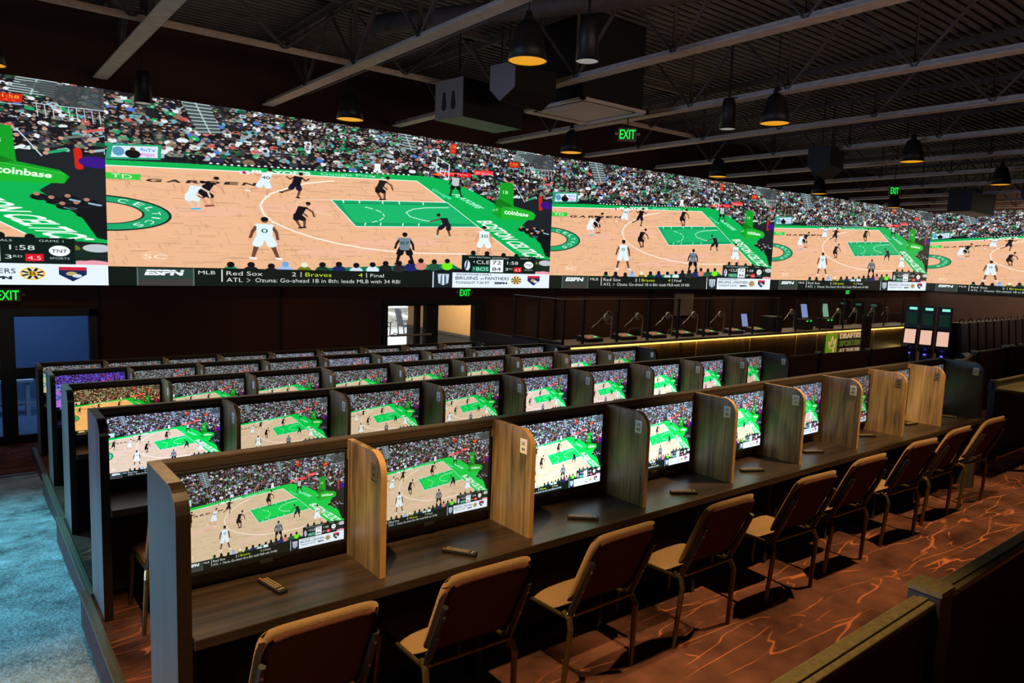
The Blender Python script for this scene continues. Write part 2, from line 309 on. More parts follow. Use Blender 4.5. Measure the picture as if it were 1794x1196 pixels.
# ------------------------------------------------------------------ the broadcast picture shown on every screen
class Art:
    """a small software canvas (1000 x 562.5 units) painted with shapes"""
    def __init__(s, W=1280, Hh=720, seed=1):
        s.W, s.H, s.k = W, Hh, W/1000.0; s.a = np.zeros((Hh, W, 3), np.float32); s.rng = np.random.RandomState(seed)
    def _blend(s, x0, y0, x1, y1, mask, c, al):
        sub = s.a[y0:y1, x0:x1]; mm = (mask*al)[..., None]; sub *= (1-mm); sub += mm*np.array(c, np.float32)
    def _bb(s, xs, ys, pad=1):
        x0 = max(0, int(min(xs)-pad)); x1 = min(s.W, int(max(xs)+pad+1)); y0 = max(0, int(min(ys)-pad)); y1 = min(s.H, int(max(ys)+pad+1))
        return x0, y0, x1, y1
    def poly(s, pts, c, al=1.0):
        p = [(x*s.k, y*s.k) for x, y in pts]; x0, y0, x1, y1 = s._bb([q[0] for q in p], [q[1] for q in p])
        if x1 <= x0 or y1 <= y0: return
        X, Y = np.meshgrid(np.arange(x0, x1)+.5, np.arange(y0, y1)+.5); ins = np.zeros(X.shape, bool)
        for i in range(len(p)):
            (ax, ay), (bx, by) = p[i], p[(i+1) % len(p)]
            if ay == by: continue
            cnd = ((ay > Y) != (by > Y)) & (X < (bx-ax)*(Y-ay)/(by-ay)+ax); ins ^= cnd
        s._blend(x0, y0, x1, y1, ins.astype(np.float32), c, al)
    def ell(s, cx, cy, rx, ry, c, al=1.0, rot=0.0):
        cx, cy, rx, ry = cx*s.k, cy*s.k, rx*s.k, ry*s.k; R = max(rx, ry); x0, y0, x1, y1 = s._bb([cx-R, cx+R], [cy-R, cy+R])
        if x1 <= x0 or y1 <= y0: return
        X, Y = np.meshgrid(np.arange(x0, x1)+.5-cx, np.arange(y0, y1)+.5-cy)
        if rot: X, Y = X*math.cos(rot)+Y*math.sin(rot), -X*math.sin(rot)+Y*math.cos(rot)
        d = np.sqrt((X/rx)**2+(Y/ry)**2); mk = np.clip((1-d)*min(rx, ry)+.5, 0, 1); s._blend(x0, y0, x1, y1, mk, c, al)
    def line(s, a, b, wd, c, al=1.0, w2=None):
        ax, ay, bx, by = a[0]*s.k, a[1]*s.k, b[0]*s.k, b[1]*s.k; r = wd*s.k/2; rb = (w2 if w2 is not None else wd)*s.k/2
        x0, y0, x1, y1 = s._bb([ax, bx], [ay, by], max(r, rb)+1)
        if x1 <= x0 or y1 <= y0: return
        X, Y = np.meshgrid(np.arange(x0, x1)+.5, np.arange(y0, y1)+.5); dx, dy = bx-ax, by-ay; L2 = dx*dx+dy*dy+1e-6
        t = np.clip(((X-ax)*dx+(Y-ay)*dy)/L2, 0, 1); d = np.hypot(X-ax-t*dx, Y-ay-t*dy); mk = np.clip(r+(rb-r)*t-d+.5, 0, 1); s._blend(x0, y0, x1, y1, mk, c, al)
    def path(s, pts, wd, c, al=1.0):
        for a, b in zip(pts[:-1], pts[1:]): s.line(a, b, wd, c, al)
    def text(s, t, x, y, h, c, w=None, bold=0.0, quad=None):
        if 'M' in t: bold = 0.0
        """baseline-left at x, y; h = capital height; or mapped into quad (tl, tr, br, bl)"""
        v, tri = text_mesh(t, bold); xs = [p[0] for p in v]; x0, x1 = min(xs), max(xs); ymax = max(p[1] for p in v)
        if quad is None:
            ww = w if w else (x1-x0)*h/max(ymax, .01)
            q = [(x+(p[0]-x0)/(x1-x0)*ww, y-p[1]/ymax*h) for p in v]
        else:
            tl, tr, br, bl = quad; q = []
            for p in v:
                u, vv = (p[0]-x0)/(x1-x0), 1-p[1]/ymax
                q.append(tuple((tl[i]*(1-u)+tr[i]*u)*(1-vv)+(bl[i]*(1-u)+br[i]*u)*vv for i in (0, 1)))
        # even coverage: collect all triangles of the word in one supersampled mask
        q = [(a*s.k, b*s.k) for a, b in q]; bx0, by0, bx1, by1 = s._bb([a for a, b in q], [b for a, b in q])
        if bx1 <= bx0 or by1 <= by0: return
        SS = 3; Wd, Hd = (bx1-bx0)*SS, (by1-by0)*SS; mk = np.zeros((Hd, Wd), np.float32)
        for t3 in tri:
            P = [((q[i][0]-bx0)*SS, (q[i][1]-by0)*SS) for i in t3]
            ux0 = max(0, int(min(a for a, b in P))); ux1 = min(Wd, int(max(a for a, b in P))+2); uy0 = max(0, int(min(b for a, b in P))); uy1 = min(Hd, int(max(b for a, b in P))+2)
            if ux1 <= ux0 or uy1 <= uy0: continue
            X, Y = np.meshgrid(np.arange(ux0, ux1)+.5, np.arange(uy0, uy1)+.5)
            e = [(P[(i+1) % 3][0]-P[i][0])*(Y-P[i][1])-(P[(i+1) % 3][1]-P[i][1])*(X-P[i][0]) for i in range(3)]
            ins = ((e[0] >= 0) & (e[1] >= 0) & (e[2] >= 0)) | ((e[0] <= 0) & (e[1] <= 0) & (e[2] <= 0))
            sub = mk[uy0:uy1, ux0:ux1]; sub[ins] = 1
        mk = mk.reshape(by1-by0, SS, bx1-bx0, SS).mean((1, 3)); s._blend(bx0, by0, bx1, by1, mk, c, 1.0)
    def fan(s, x, y, sz, c, standing=False):
        r = s.rng; skin = [(.74, .55, .47), (.56, .40, .33), (.34, .23, .19), (.80, .63, .56)][r.randint(4)]
        if standing: s.line((x-sz*.15, y+sz*2.6), (x-sz*.1, y+sz*.6), sz*.4, (.06, .06, .09)); s.line((x+sz*.2, y+sz*2.6), (x+sz*.1, y+sz*.6), sz*.4, (.06, .06, .09))
        s.ell(x, y+sz*.55, sz*(.72+.2*r.rand()), sz*(.62+.15*r.rand()), c, 1, (r.rand()-.5)*.5)
        if r.rand() < .5: s.line((x-sz*.5, y+sz*.5), (x-sz*.1, y+sz*1.0), sz*.26, skin, .8)
        if r.rand() < .35: s.ell(x, y+sz*.6, sz*.28, sz*.18, (.9, .95, .92) if c[0] < .4 else (.1, .4, .25), .8)
        s.ell(x, y-sz*.32, sz*.30, sz*.38, skin); s.ell(x, y-sz*.48, sz*.32, sz*.26, [(.10, .07, .06), (.3, .2, .13), (.55, .5, .45), (.08, .08, .1)][r.randint(4)], .9)
        s.line((x-sz*.4, y+sz*1.25), (x+sz*.4, y+sz*1.25), sz*.35, (.05, .06, .08), .8)
    def player(s, x, y, h, pose, shirt, shorts, skin, num=None, flip=1, shoes=(.95, .95, .95)):
        P = {'wide': dict(hd=(0, .93), sh=((-.10, .80), (.10, .80)), el=((-.17, .64), (.17, .64)), ha=((-.20, .50), (.19, .48)), hp=((-.06, .50), (.06, .50)), kn=((-.12, .27), (.13, .27)), ft=((-.17, 0), (.20, .0))),
             'run': dict(hd=(.12, .95), sh=((-.02, .82), (.14, .80)), el=((-.14, .72), (.24, .70)), ha=((-.22, .80), (.32, .78)), hp=((-.06, .50), (.05, .50)), kn=((-.14, .30), (.09, .28)), ft=((-.36, .16), (.04, 0))),
             'crouch': dict(hd=(-.10, .90), sh=((-.06, .74), (.10, .76)), el=((-.20, .62), (.04, .58)), ha=((-.24, .44), (-.08, .44)), hp=((.10, .44), (.16, .46)), kn=((-.02, .28), (.16, .26)), ft=((-.02, .02), (.06, 0))),
             'bend': dict(hd=(-.16, .88), sh=((-.08, .74), (.08, .76)), el=((-.26, .66), (.10, .58)), ha=((-.40, .58), (.12, .44)), hp=((.02, .50), (.14, .50)), kn=((-.16, .28), (.14, .26)), ft=((-.18, .02), (.20, 0)))}[pose]
        T = lambda p: (x+p[0]*h*flip, y-p[1]*h)
        for i in (0, 1):
            s.line(T(P['hp'][i]), T(P['kn'][i]), h*.10, skin, 1, h*.07); s.line(T(P['kn'][i]), T(P['ft'][i]), h*.07, skin, 1, h*.045)
            s.line(T((P['ft'][i][0]-.02, P['ft'][i][1]+.01)), T((P['ft'][i][0]+.04, P['ft'][i][1])), h*.05, shoes)
            s.line(T(P['sh'][i]), T(P['el'][i]), h*.055, skin); s.line(T(P['el'][i]), T(P['ha'][i]), h*.045, skin)
            k = P['kn'][i]; q = P['hp'][i]; s.line(T(q), T((q[0]*.35+k[0]*.65, q[1]*.35+k[1]*.65)), h*.14, shorts, 1, h*.15)
        a, b = P['sh']; c, d = P['hp']; s.poly([T((a[0]-.02, a[1]+.03)), T((b[0]+.02, b[1]+.03)), T((d[0]+.05, d[1])), T((c[0]-.05, c[1]))], shirt)
        s.line(T(a), T(b), h*.07, shirt); s.line(T(c), T(d), h*.10, shirt)
        s.ell(*T(P['hd']), h*.052, h*.066, skin); s.ell(*T((P['hd'][0], P['hd'][1]+.025)), h*.053, h*.048, (.06, .05, .05))
        if num:
            cxn = (a[0]+b[0]+c[0]+d[0])/4; cyn = (a[1]+c[1])/2; px, py = T((cxn, cyn-.03)); s.text(num, px-h*.045*len(num), py, h*.10, (.05, .25, .2), w=h*.09*len(num))

def paint_broadcast(tv, seed):
    A = Art(seed=seed); r = A.rng
    WD = (.93, .72, .56) if not tv else (.86, .76, .62); GR = (.02, .70, .32) if not tv else (.03, .80, .28); GK = (.06, .64, .40) if not tv else (.05, .78, .42)
    A.poly([(0, 0), (1000, 0), (1000, 563), (0, 563)], (.11, .13, .15))
    pal = [(.07, .08, .11)]*20 + [(.22, .24, .28)]*6 + [(.88, .92, .95)]*6 + [(.62, .72, .78)]*3 + [(.06, .36, .24)]*4 + [(.12, .64, .40)]*2 + [(.30, .48, .80)] + [(.40, .68, .74)]*2 + [(.20, .19, .33)]*2 + [(.80, .36, .34)] + [(.55, .42, .36)] + [(.42, .46, .42)]*2
    if tv: pal = pal + [(.05, .05, .10)]*22 + [(.45, .42, .70)]*3 + [(.74, .76, .98)]*3
    # tiers of seated spectators, back to front
    yy = -14.0; row = 0
    while yy < 205:
        t = (yy+14)/219; sz = 7.0+4.4*t; x = -10+r.rand()*12
        while x < 1010:
            y = yy+(604-x)*.052+r.randn()*1.6; f_ = 1.28 if x < 330 else 1.12 if x < 600 else .92
            lim = 188-(x/603)*38 if x < 603 else 150+(x-603)*.33
            if y < lim+(14 if x > 603 else 0):
                if r.rand() < (.93 if 250 < x < 860 or t > .35 else .72): A.fan(x, y-sz*f_, sz*f_, pal[r.randint(len(pal))])
            x += sz*f_*(1.30+.45*r.rand())
        yy += sz*1.02; row += 1
    # stairways and railings
    for q, n in (([(120, -2), (168, -2), (190, 84), (150, 92)], 9), ([(558, -2), (586, -2), (604, 58), (574, 56)], 6), ([(882, -2), (934, -2), (928, 44), (868, 44)], 7)):
        A.poly(q, (.33, .38, .40))
        for i in range(n):
            v = (i+.5)/n; a = [q[0][k]*(1-v)+q[3][k]*v for k in (0, 1)]; b = [q[1][k]*(1-v)+q[2][k]*v for k in (0, 1)]; A.line(a, b, 2.4, (.72, .80, .80)); A.line((a[0], a[1]+3.5), (b[0], b[1]+3.5), 2, (.12, .14, .15))
        A.line([(q[0][k]+q[1][k])/2 for k in (0, 1)], [(q[3][k]+q[2][k])/2 for k in (0, 1)], 3, (.75, .85, .85), .8)
    A.poly([(880, 10), (1000, 0), (1000, 62), (940, 60)], (.26, .29, .30), .8)
    for i in range(9): x = 905+i*11; A.line((x, 66), (x+2, 100), 1.6, (.72, .80, .84))
    A.line((900, 66), (1000, 62), 2.4, (.75, .83, .86))
    for i in range(16):
        x = 840+r.rand()*155; y = 105+r.rand()*120; A.line((x, y), (x+18+14*r.rand(), y-8-7*r.rand()), 7, pal[r.randint(len(pal))]); A.ell(x, y, 4, 5, (.8, .6, .52))
    # floor: green apron and hardwood
    A.poly([(0, 198), (142, 185), (234, 180), (384, 168), (482, 159), (602, 147), (640, 146), (683, 152), (760, 187), (822, 226), (848, 270), (925, 274), (905, 300), (961, 366), (1000, 400), (1000, 440), (879, 430), (600, 172), (0, 216)], GR)
    A.poly([(0, 213), (218, 194), (409, 181), (603, 166), (884, 421), (870, 520), (0, 520)], WD)
    for i in range(520):
        x = r.rand()*840; y = 175+r.rand()*330; lim = 213-x*.078
        if y < lim+6 or x > 600+(y-166)*1.08-30: continue
        L = 12+38*r.rand(); cc = np.array(WD)*(.78+.28*r.rand()); A.line((x, y), (x+L, y-L*.05+(r.rand()-.5)*1.5), 1.6+2.2*r.rand(), tuple(cc), .6)
    for i in range(300):
        x = r.rand()*820; y = 190+r.rand()*310
        if y < 220-x*.078 or x > 600+(y-166)*1.05-25: continue
        A.line((x, y), (x+3, y+7+6*r.rand()), 3.2, tuple(np.array(WD)*(.80+.12*r.rand())), .5)
    for x, y, rx in ((150, 330, 90), (330, 300, 80), (560, 400, 120), (420, 440, 90)): A.ell(x, y, rx, 16, (.98, .74, .74), .25, -.1)
    A.path([(0, 214), (218, 195), (409, 182), (603, 167), (884, 421)], 2.6, (.97, 1, .98))
    # key
    A.poly([(404, 262), (684, 236), (773, 321), (459, 349)], GK); A.poly([(424, 270), (690, 246), (755, 312), (457, 337)], (.10, .74, .42) if not tv else (.03, .86, .30), .75)
    A.path([(404, 262), (684, 236), (773, 321), (459, 349), (404, 262)], 2.2, (.92, 1, .96))
    A.path([(420, 272), (688, 246)], 1.2, (.03, .3, .2)); A.path([(455, 338), (758, 312)], 1.2, (.03, .3, .2))
    for a, b in (((480, 278), (497, 283)), ((505, 286), (517, 292)), ((522, 297), (525, 306)), ((523, 312), (514, 322)), ((508, 325), (497, 330))): A.line(a, b, 2.4, (.85, 1, .93))
    A.path([(688, 255), (627, 263), (595, 272), (578, 286), (588, 300), (620, 310), (645, 313)], 2.4, (.85, 1, .93))
    for x in (430, 466, 520, 560, 620): A.line((x, 263-(x-404)*.085), (x+1, 271-(x-404)*.085), 3, (.9, 1, .95)); A.line((x+50, 344-(x-404)*.085), (x+51, 337-(x-404)*.085), 3, (.9, 1, .95))
    A.path([(409, 196), (351, 213), (309, 238), (280, 258), (266, 280), (260, 298), (267, 327), (284, 350), (323, 376), (368, 396), (420, 412), (478, 424), (540, 431), (610, 434), (740, 430)], 4.0, (1, .95, .90))
    A.path([(404, 262), (352, 268), (330, 282), (342, 300), (404, 316)], 1.6, (1, .92, .85), .8)
    # centre ring
    dx = -30 if tv else 0
    A.ell(-12+dx, 351, 114, 52, (.03, .10, .10)); A.ell(-12+dx, 351, 110, 48.5, (.10, .66, .42)); A.ell(-12+dx, 350, 70, 33, (.02, .08, .08)); A.ell(-12+dx, 350, 67, 31, WD)
    for i, ch in enumerate('CELTICS'):
        nw = 0.3 if ch == 'I' else 1.0
        an = math.radians(-66+i*19); ex, ey = -12+dx+90*math.cos(an), 351+41*math.sin(an); tx, ty = -math.sin(an)*7.5*nw, math.cos(an)*5.0*nw; nx, ny = math.cos(an)*7.0, math.sin(an)*6.0
        A.text(ch, 0, 0, 1, (.92, 1, .96), quad=((ex-tx+nx, ey-ty+ny), (ex+tx+nx, ey+ty+ny), (ex+tx-nx, ey+ty-ny), (ex-tx-nx, ey-ty-ny)))
    # writing on the floor
    A.poly([(0, 234), (54, 232), (52, 249), (0, 252)], (.2, .80, .25)); A.text('TD', 8, 247, 11, (.95, 1, .95), w=32)
    for i, ch in enumerate('GARDEN'): A.text(ch, 0, 0, 1, (.20, .16, .14), quad=((64+i*33, 242-i*2.6), (64+i*33+24, 240-i*2.6), (64+i*33+22, 249-i*2.6), (62+i*33-2, 251-i*2.6)), bold=.04)
    A.text('PLAYOFFS', 0, 0, 1, (.95, 1, 1), quad=((244, 186), (359, 173), (361, 183), (245, 198)), bold=.04); A.poly([(220, 193), (238, 190), (240, 201), (222, 203)], (.9, .9, 1)); A.poly([(226, 193), (232, 192), (234, 201), (228, 202)], (.8, .15, .2))
    A.text('Google Pixel', 0, 0, 1, (.75, 1, .95), quad=((380, 172), (500, 160), (502, 168), (382, 181)))
    A.text('BOSTON CELTICS', 0, 0, 1, (.95, 1, .97), quad=((808, 292), (985, 432), (925, 434), (767, 297)), bold=.03)
    A.text('PLAYOFFS', 0, 0, 1, (.75, 1, .9), quad=((716, 200), (790, 246), (765, 248), (695, 203)), bold=.03); A.text('Google', 0, 0, 1, (.5, 1, .9), quad=((650, 188), (700, 218), (690, 224), (640, 194)))
    # spectators on the green baseline
    for i in range(34):
        x = 722+i*4.0+r.rand()*8; y = 130+i*2.4+r.rand()*22; A.fan(x, y, 9.5, pal[r.randint(len(pal))])
    for x, y in ((905, 318), (925, 325), (948, 318), (960, 335), (940, 340), (975, 325), (985, 350), (968, 360)):
        A.ell(x, y, 13, 9, (.06, .06, .08)); A.ell(x-4, y-8, 4.5, 5, (.7, .5, .42)); A.line((x, y+2), (x+16, y+6), 5, (.55, .75, .85) if r.rand() < .5 else (.1, .1, .13))
    A.poly([(955, 345), (1000, 330), (1000, 430), (985, 425)], (.06, .07, .09)); A.line((915, 332), (960, 348), 3, (.05, .08, .08))
    # basket, backboard, arm and padded base
    A.path([(860, 140), (780, 108), (752, 112)], 7, (.05, .06, .07)); A.poly([(655, 124), (746, 115), (747, 131), (655, 138)], (.93, .10, .13)); A.text('StateFarm', 680, 127, 7, (1, .9, .9), w=58)
    A.poly([(754, 102), (811, 96), (811, 113), (755, 119)], (.95, .22, .25)); A.text('GET THE 5 BAG', 760, 114, 8, (1, .95, .9), w=48)
    A.path([(654, 69), (687, 91), (686, 146), (653, 121), (654, 69)], 3, (.86, .95, .95)); A.path([(664, 108), (676, 114), (675, 134), (664, 127), (664, 108)], 2, (.9, .95, .95)); A.ell(657, 134, 14, 4, (.95, .35, .1)); A.line((640, 85), (660, 140), 2, (.8, .9, .95), .5)
    A.poly([(834, 136), (871, 133), (876, 226), (934, 240), (948, 256), (940, 276), (839, 284), (813, 262), (829, 201)], (.06, .62, .14)); A.poly([(829, 201), (874, 226), (842, 240), (815, 228)], (.04, .48, .10)); A.line((842, 232), (940, 248), 2, (.3, .85, .3))
    A.poly([(838, 236), (944, 250), (940, 276), (839, 284)], (.10, .70, .18)); A.text('coinbase', 0, 0, 1, (.92, 1, .92), quad=((848, 240), (925, 249), (922, 264), (848, 260)), bold=.03); A.text('18', 842, 180, 13, (.9, 1, .9), w=15); A.text('x4', 812, 252, 11, (.7, 1, .7), w=16)
    A.line((878, 140), (910, 205), 2.6, (.75, .85, .9))
    A.poly([(689, 11), (705, 9), (703, 50), (688, 45)], (.85, .12, .06)); A.text('1:58', 690, 26, 10, (1, .75, .3), w=13); A.text('5', 692, 42, 9, (1, .4, .2), w=8)
    A.poly([(857, 50), (888, 46), (886, 70), (857, 72)], (.80, .15, .08)); A.text('1:58', 861, 60, 8, (1, .8, .3), w=22); A.text('4.5', 862, 69, 7, (1, .35, .2), w=16); A.line((857, 76), (886, 75), 2, (.7, .8, .9))
    A.line((960, 180), (962, 228), 12, (.80, .14, .10)); A.ell(985, 210, 24, 16, (.22, .08, .52))
    # scorers' table
    A.poly([(4, 152), (88, 139), (86, 184), (0, 196)], (.15, .62, .45)); A.poly([(12, 156), (82, 145), (81, 179), (8, 189)], (.86, .92, .98)); A.ell(20, 170, 9, 13, (.35, .60, .75)); A.text('finTV', 54, 163, 9, (.1, .45, .9), w=24); A.text('espn', 54, 177, 8, (.9, .25, .75), w=22); A.ell(42, 174, 12, 12, (.05, .05, .07)); A.ell(42, 160, 4, 5, (.3, .2, .15))
    for x in (104, 116, 140, 152): A.fan(x, 160-(x-104)*.06, 10, [(.42, .46, .44), (.10, .70, .38), (.06, .06, .12), (.08, .08, .10)][int((x-104)/16) % 4], x > 130)
    for i in range(34): A.ell(170+i*12.5, 178-i*.98+r.rand()*3, 3, 2.4, (.92, .94, .96))
    dk = (.07, .06, .09); wh = (.88, .95, .99); sk1 = (.42, .27, .20); sk2 = (.85, .62, .50); bl = (.10, .10, .14)
    if not tv:
        A.player(507, 168, 58, 'wide', (.96, .96, .96), wh, sk1); A.ell(507, 110, 4, 5, sk1)
        A.player(170, 312, 96, 'crouch', dk, dk, sk2, flip=-1, shoes=(.5, .25, .2)); A.player(146, 324, 92, 'crouch', wh, wh, (.9, .78, .72), flip=-1, shoes=(.2, .75, .9))
        A.player(268, 268, 90, 'run', wh, wh, sk2, '40'); A.player(330, 264, 84, 'run', dk, (.08, .08, .2), sk1, flip=1, shoes=bl)
        A.player(346, 365, 92, 'crouch', dk, dk, sk1, flip=-1, shoes=bl); A.player(523, 247, 88, 'crouch', (.12, .10, .10), dk, sk1, flip=-1, shoes=bl)
        A.player(676, 368, 92, 'bend', bl, bl, sk1, flip=1, shoes=(.7, .9, .8))
        A.player(268, 472, 136, 'wide', wh, wh, sk1, '0'); A.player(790, 436, 120, 'wide', (.90, .97, .98), (.9, .97, 1), sk2, '30')
    else:
        A.player(540, 175, 62, 'wide', (.96, .96, .96), wh, sk1)
        A.player(75, 296, 84, 'run', dk, dk, sk1, shoes=bl); A.player(205, 320, 104, 'run', wh, wh, sk2, '40')
        A.player(286, 258, 78, 'run', dk, dk, sk1, shoes=bl); A.player(525, 258, 96, 'crouch', (.12, .10, .10), dk, sk1, flip=-1, shoes=bl)
        A.player(352, 356, 104, 'crouch', dk, dk, sk1, flip=-1, shoes=bl); A.player(690, 368, 96, 'bend', bl, bl, sk1, flip=1, shoes=(.7, .9, .8))
        A.player(262, 468, 142, 'wide', wh, wh, sk1, '0'); A.player(820, 430, 124, 'wide', (.90, .97, .98), (.9, .97, 1), sk2, '30')
    A.player(576, 478, 118, 'wide', (.45, .52, .58), (.05, .05, .07), (.10, .08, .09), '87', shoes=bl)
    A.player(705, 208, 84, 'wide', (.75, .78, .8), (.05, .05, .07), (.2, .15, .14), shoes=bl)
    # near-side spectators seen from behind
    A.poly([(390, 498), (700, 470), (740, 500), (740, 520), (390, 520)], (.06, .45, .30)); A.poly([(430, 510), (740, 488), (740, 520), (430, 520)], (.07, .07, .09))
    hc = [(.05, .05, .06), (.07, .06, .06), (.08, .05, .05), (.45, .65, .88), (.90, .92, .80), (.06, .06, .07)]
    for i, (x, y) in enumerate([(204, 494), (242, 493), (281, 496), (309, 488), (348, 489), (386, 487), (422, 484), (461, 486), (499, 482), (530, 476), (563, 474), (592, 468), (618, 462), (653, 464), (688, 460), (760, 424), (800, 424), (850, 428), (890, 430), (945, 440)]):
        c = [(.10, .50, .33), (.10, .10, .14), (.08, .10, .2), (.60, .74, .92), (.42, .46, .12), (.08, .25, .18), (.10, .14, .36), (.80, .85, .92), (.86, .92, .96), (.10, .11, .13), (.16, .15, .17), (.10, .14, .42), (.84, .52, .46), (.14, .32, .24), (.45, .92, .10)][i % 15]
        A.ell(x, y+20, 15, 15, c); A.ell(x, y, 7, 9, hc[i] if i < 6 else (.06, .05, .06))
    A.ell(975, 500, 30, 10, (.92, .62, .68)); A.ell(965, 476, 20, 16, (.08, .16, .12)); A.ell(985, 455, 22, 12, (.75, .78, .8))
    # SC mark
    A.ell(73, 474, 22, 14, (1, .93, .84), .35); A.ell(73, 474, 20, 12, WD, .9); A.text('SC', 56, 481, 13, (1, .94, .86), w=36)
    # score bug
    A.poly([(728, 434), (952, 430), (952, 504), (728, 504)], (.03, .10, .09)); A.text('2024 EASTERN SEMIFINALS', 748, 444, 6, (.85, .9, .88), w=118); A.text('GAME 1', 902, 442, 6, (.85, .9, .88), w=34)
    A.ell(744, 474, 8, 20, (.88, .9, .95)); A.line((744, 458), (740, 486), 4, (.1, .2, .4))
    A.text('CLE', 770, 467, 14, (.95, .97, .97), w=38); A.text('4', 760, 463, 8, (.9, .95, .95), w=5); A.poly([(758, 477), (806, 475), (806, 497), (758, 499)], (.02, .42, .30)); A.text('BOS', 770, 494, 14, (.75, 1, .9), w=36); A.text('1', 762, 490, 8, (.8, 1, .9), w=2)
    A.poly([(810, 449), (850, 447), (850, 498), (810, 499)], (.95, .97, .98)); A.text('72', 817, 467, 14, (.05, .08, .08), w=26); A.text('84', 817, 493, 14, (.05, .08, .08), w=26)
    A.text('1:58', 862, 466, 13, (.95, .97, .97), w=34); A.text('3', 856, 491, 11, (.95, .97, .97), w=9); A.text('RD', 867, 487, 6, (.95, .97, .97), w=12)
    A.poly([(883, 477), (908, 476), (908, 496), (883, 497)], (.85, .08, .14)); A.text('4.5' if not tv else '5', 886, 493, 11, (1, .9, .9), w=18)
    A.ell(930, 466, 15, 15, (.96, .98, .98)); A.text('TNT', 919, 471, 9, (.05, .10, .10), w=22); A.text('SPORTS', 916, 490, 6, (.85, .9, .9), w=28)
    # ticker
    A.poly([(0, 506), (703, 506), (703, 563), (0, 563)], (.05, .09, .07)); A.poly([(45, 509), (138, 509), (138, 563), (45, 563)], (.17, .25, .23)); A.poly([(50, 545), (138, 540), (138, 563), (45, 563)], (.30, .22, .22), .6); A.line((45, 509), (45, 563), 2, (.4, .47, .45)); A.line((138, 509), (138, 563), 2, (.4, .47, .45))
    A.text('ESPN', 0, 0, 1, (.97, .98, 1), quad=((60, 514), (122, 514), (119, 530), (56, 530)), bold=.06); A.line((56, 520), (120, 520), 1.2, (.17, .25, .23))
    A.text('MLB', 146, 526, 11, (.92, .95, .95), w=30); A.line((188, 511), (188, 548), 2.4, (.92, .95, .95))
    A.text('Red Sox', 196, 528, 13, (.95, .97, .97), w=68); A.text('2', 322, 528, 13, (.95, .97, .97), w=9); A.line((341, 514), (341, 530), 1.8, (.9, .9, .9)); A.text('Braves', 350, 528, 13, (.85, .95, .15), w=56)
    A.text('4', 466, 527, 13, (.85, .95, .15), w=10); A.line((485, 513), (485, 529), 1.8, (.9, .9, .9)); A.text('Final', 494, 527, 12, (.95, .97, .97), w=32)
    A.text('ATL', 196, 549, 13, (.95, .97, .97), w=30); A.path([(234, 538), (240, 543), (234, 549)], 2, (.6, .7, .7)); A.text('Ozuna: Go-ahead 1B in 8th; leads MLB with 34 RBI', 250, 549, 13, (.95, .97, .97), w=316)
    A.poly([(650, 503), (703, 503), (703, 563), (650, 563)], (.10, .14, .17)); A.line((651, 503), (651, 563), 3, (.9, .95, 1)); A.poly([(663, 510), (694, 510), (692, 545), (678, 554), (665, 545)], (.78, .84, .90)); A.poly([(672, 514), (685, 514), (687, 550), (670, 550)], (.35, .42, .48)); A.line((678, 516), (678, 548), 5, (.9, .95, 1))
    A.poly([(703, 503), (1000, 503), (1000, 563), (703, 563)], (.90, .95, .99)); A.text('SECOND ROUND | GAME 2', 714, 513, 6, (.10, .16, .22), w=100)
    A.text('BRUINS', 712, 531, 13, (.10, .16, .22), w=64); A.text('AT', 783, 531, 8, (.10, .16, .22), w=12); A.text('PANTHERS', 797, 531, 13, (.10, .16, .22), w=72); A.text('TONIGHT 7:30 ET', 712, 547, 9, (.10, .16, .22), w=98); A.text('ESPN', 826, 547, 8, (.08, .12, .16), w=38, bold=.06)
    A.ell(892, 531, 17, 17, (.95, .75, .15)); A.ell(892, 531, 14, 14, (.9, .9, .85))
    for i in range(8): an = i*math.pi/4+.39; A.line((892+6*math.cos(an), 531+6*math.sin(an)), (892+14*math.cos(an), 531+14*math.sin(an)), 4, (.1, .1, .1))
    A.ell(892, 531, 7, 7, (.95, .75, .15)); A.text('B', 888, 536, 10, (.1, .1, .1), w=8)
    A.poly([(928, 512), (968, 512), (968, 532), (948, 552), (928, 532)], (.08, .16, .34)); A.poly([(928, 511), (968, 511), (967, 520), (929, 520)], (.82, .14, .24)); A.ell(946, 530, 8, 6, (.75, .66, .45)); A.ell(954, 536, 7, 5, (.85, .88, .9))
    img = bpy.data.images.new('broadcast_tv' if tv else 'broadcast_wall', A.W, A.H, alpha=False)
    px = np.ones((A.H, A.W, 4), np.float32); px[..., :3] = np.clip(A.a[::-1], 0, 1); img.pixels.foreach_set(px.ravel()); img.update(); img.pack()
    return img
IMG_WALL = paint_broadcast(False, 7)
IMG_TV = paint_broadcast(True, 11)
def screen_mat(name, img, strength, tint=(1, 1, 1), gloss=0.25, contrast=1.0):
    mt = bpy.data.materials.new(name); mt.use_nodes = True; nt = mt.node_tree; L = nt.links.new
    b = nt.nodes['Principled BSDF']; b.inputs['Base Color'].default_value = (0.01, 0.01, 0.01, 1); b.inputs['Roughness'].default_value = gloss
    t = nt.nodes.new('ShaderNodeTexImage'); t.image = img; t.extension = 'EXTEND'; uv = nt.nodes.new('ShaderNodeUVMap'); uv.uv_map = 'UVMap'; L(uv.outputs[0], t.inputs[0])
    mx = nt.nodes.new('ShaderNodeMixRGB'); mx.blend_type = 'MULTIPLY'; mx.inputs[0].default_value = 1; mx.inputs[2].default_value = (*tint, 1)
    L(t.outputs[0], mx.inputs[1]); L(mx.outputs[0], b.inputs['Emission Color']); b.inputs['Emission Strength'].default_value = strength
    return mt
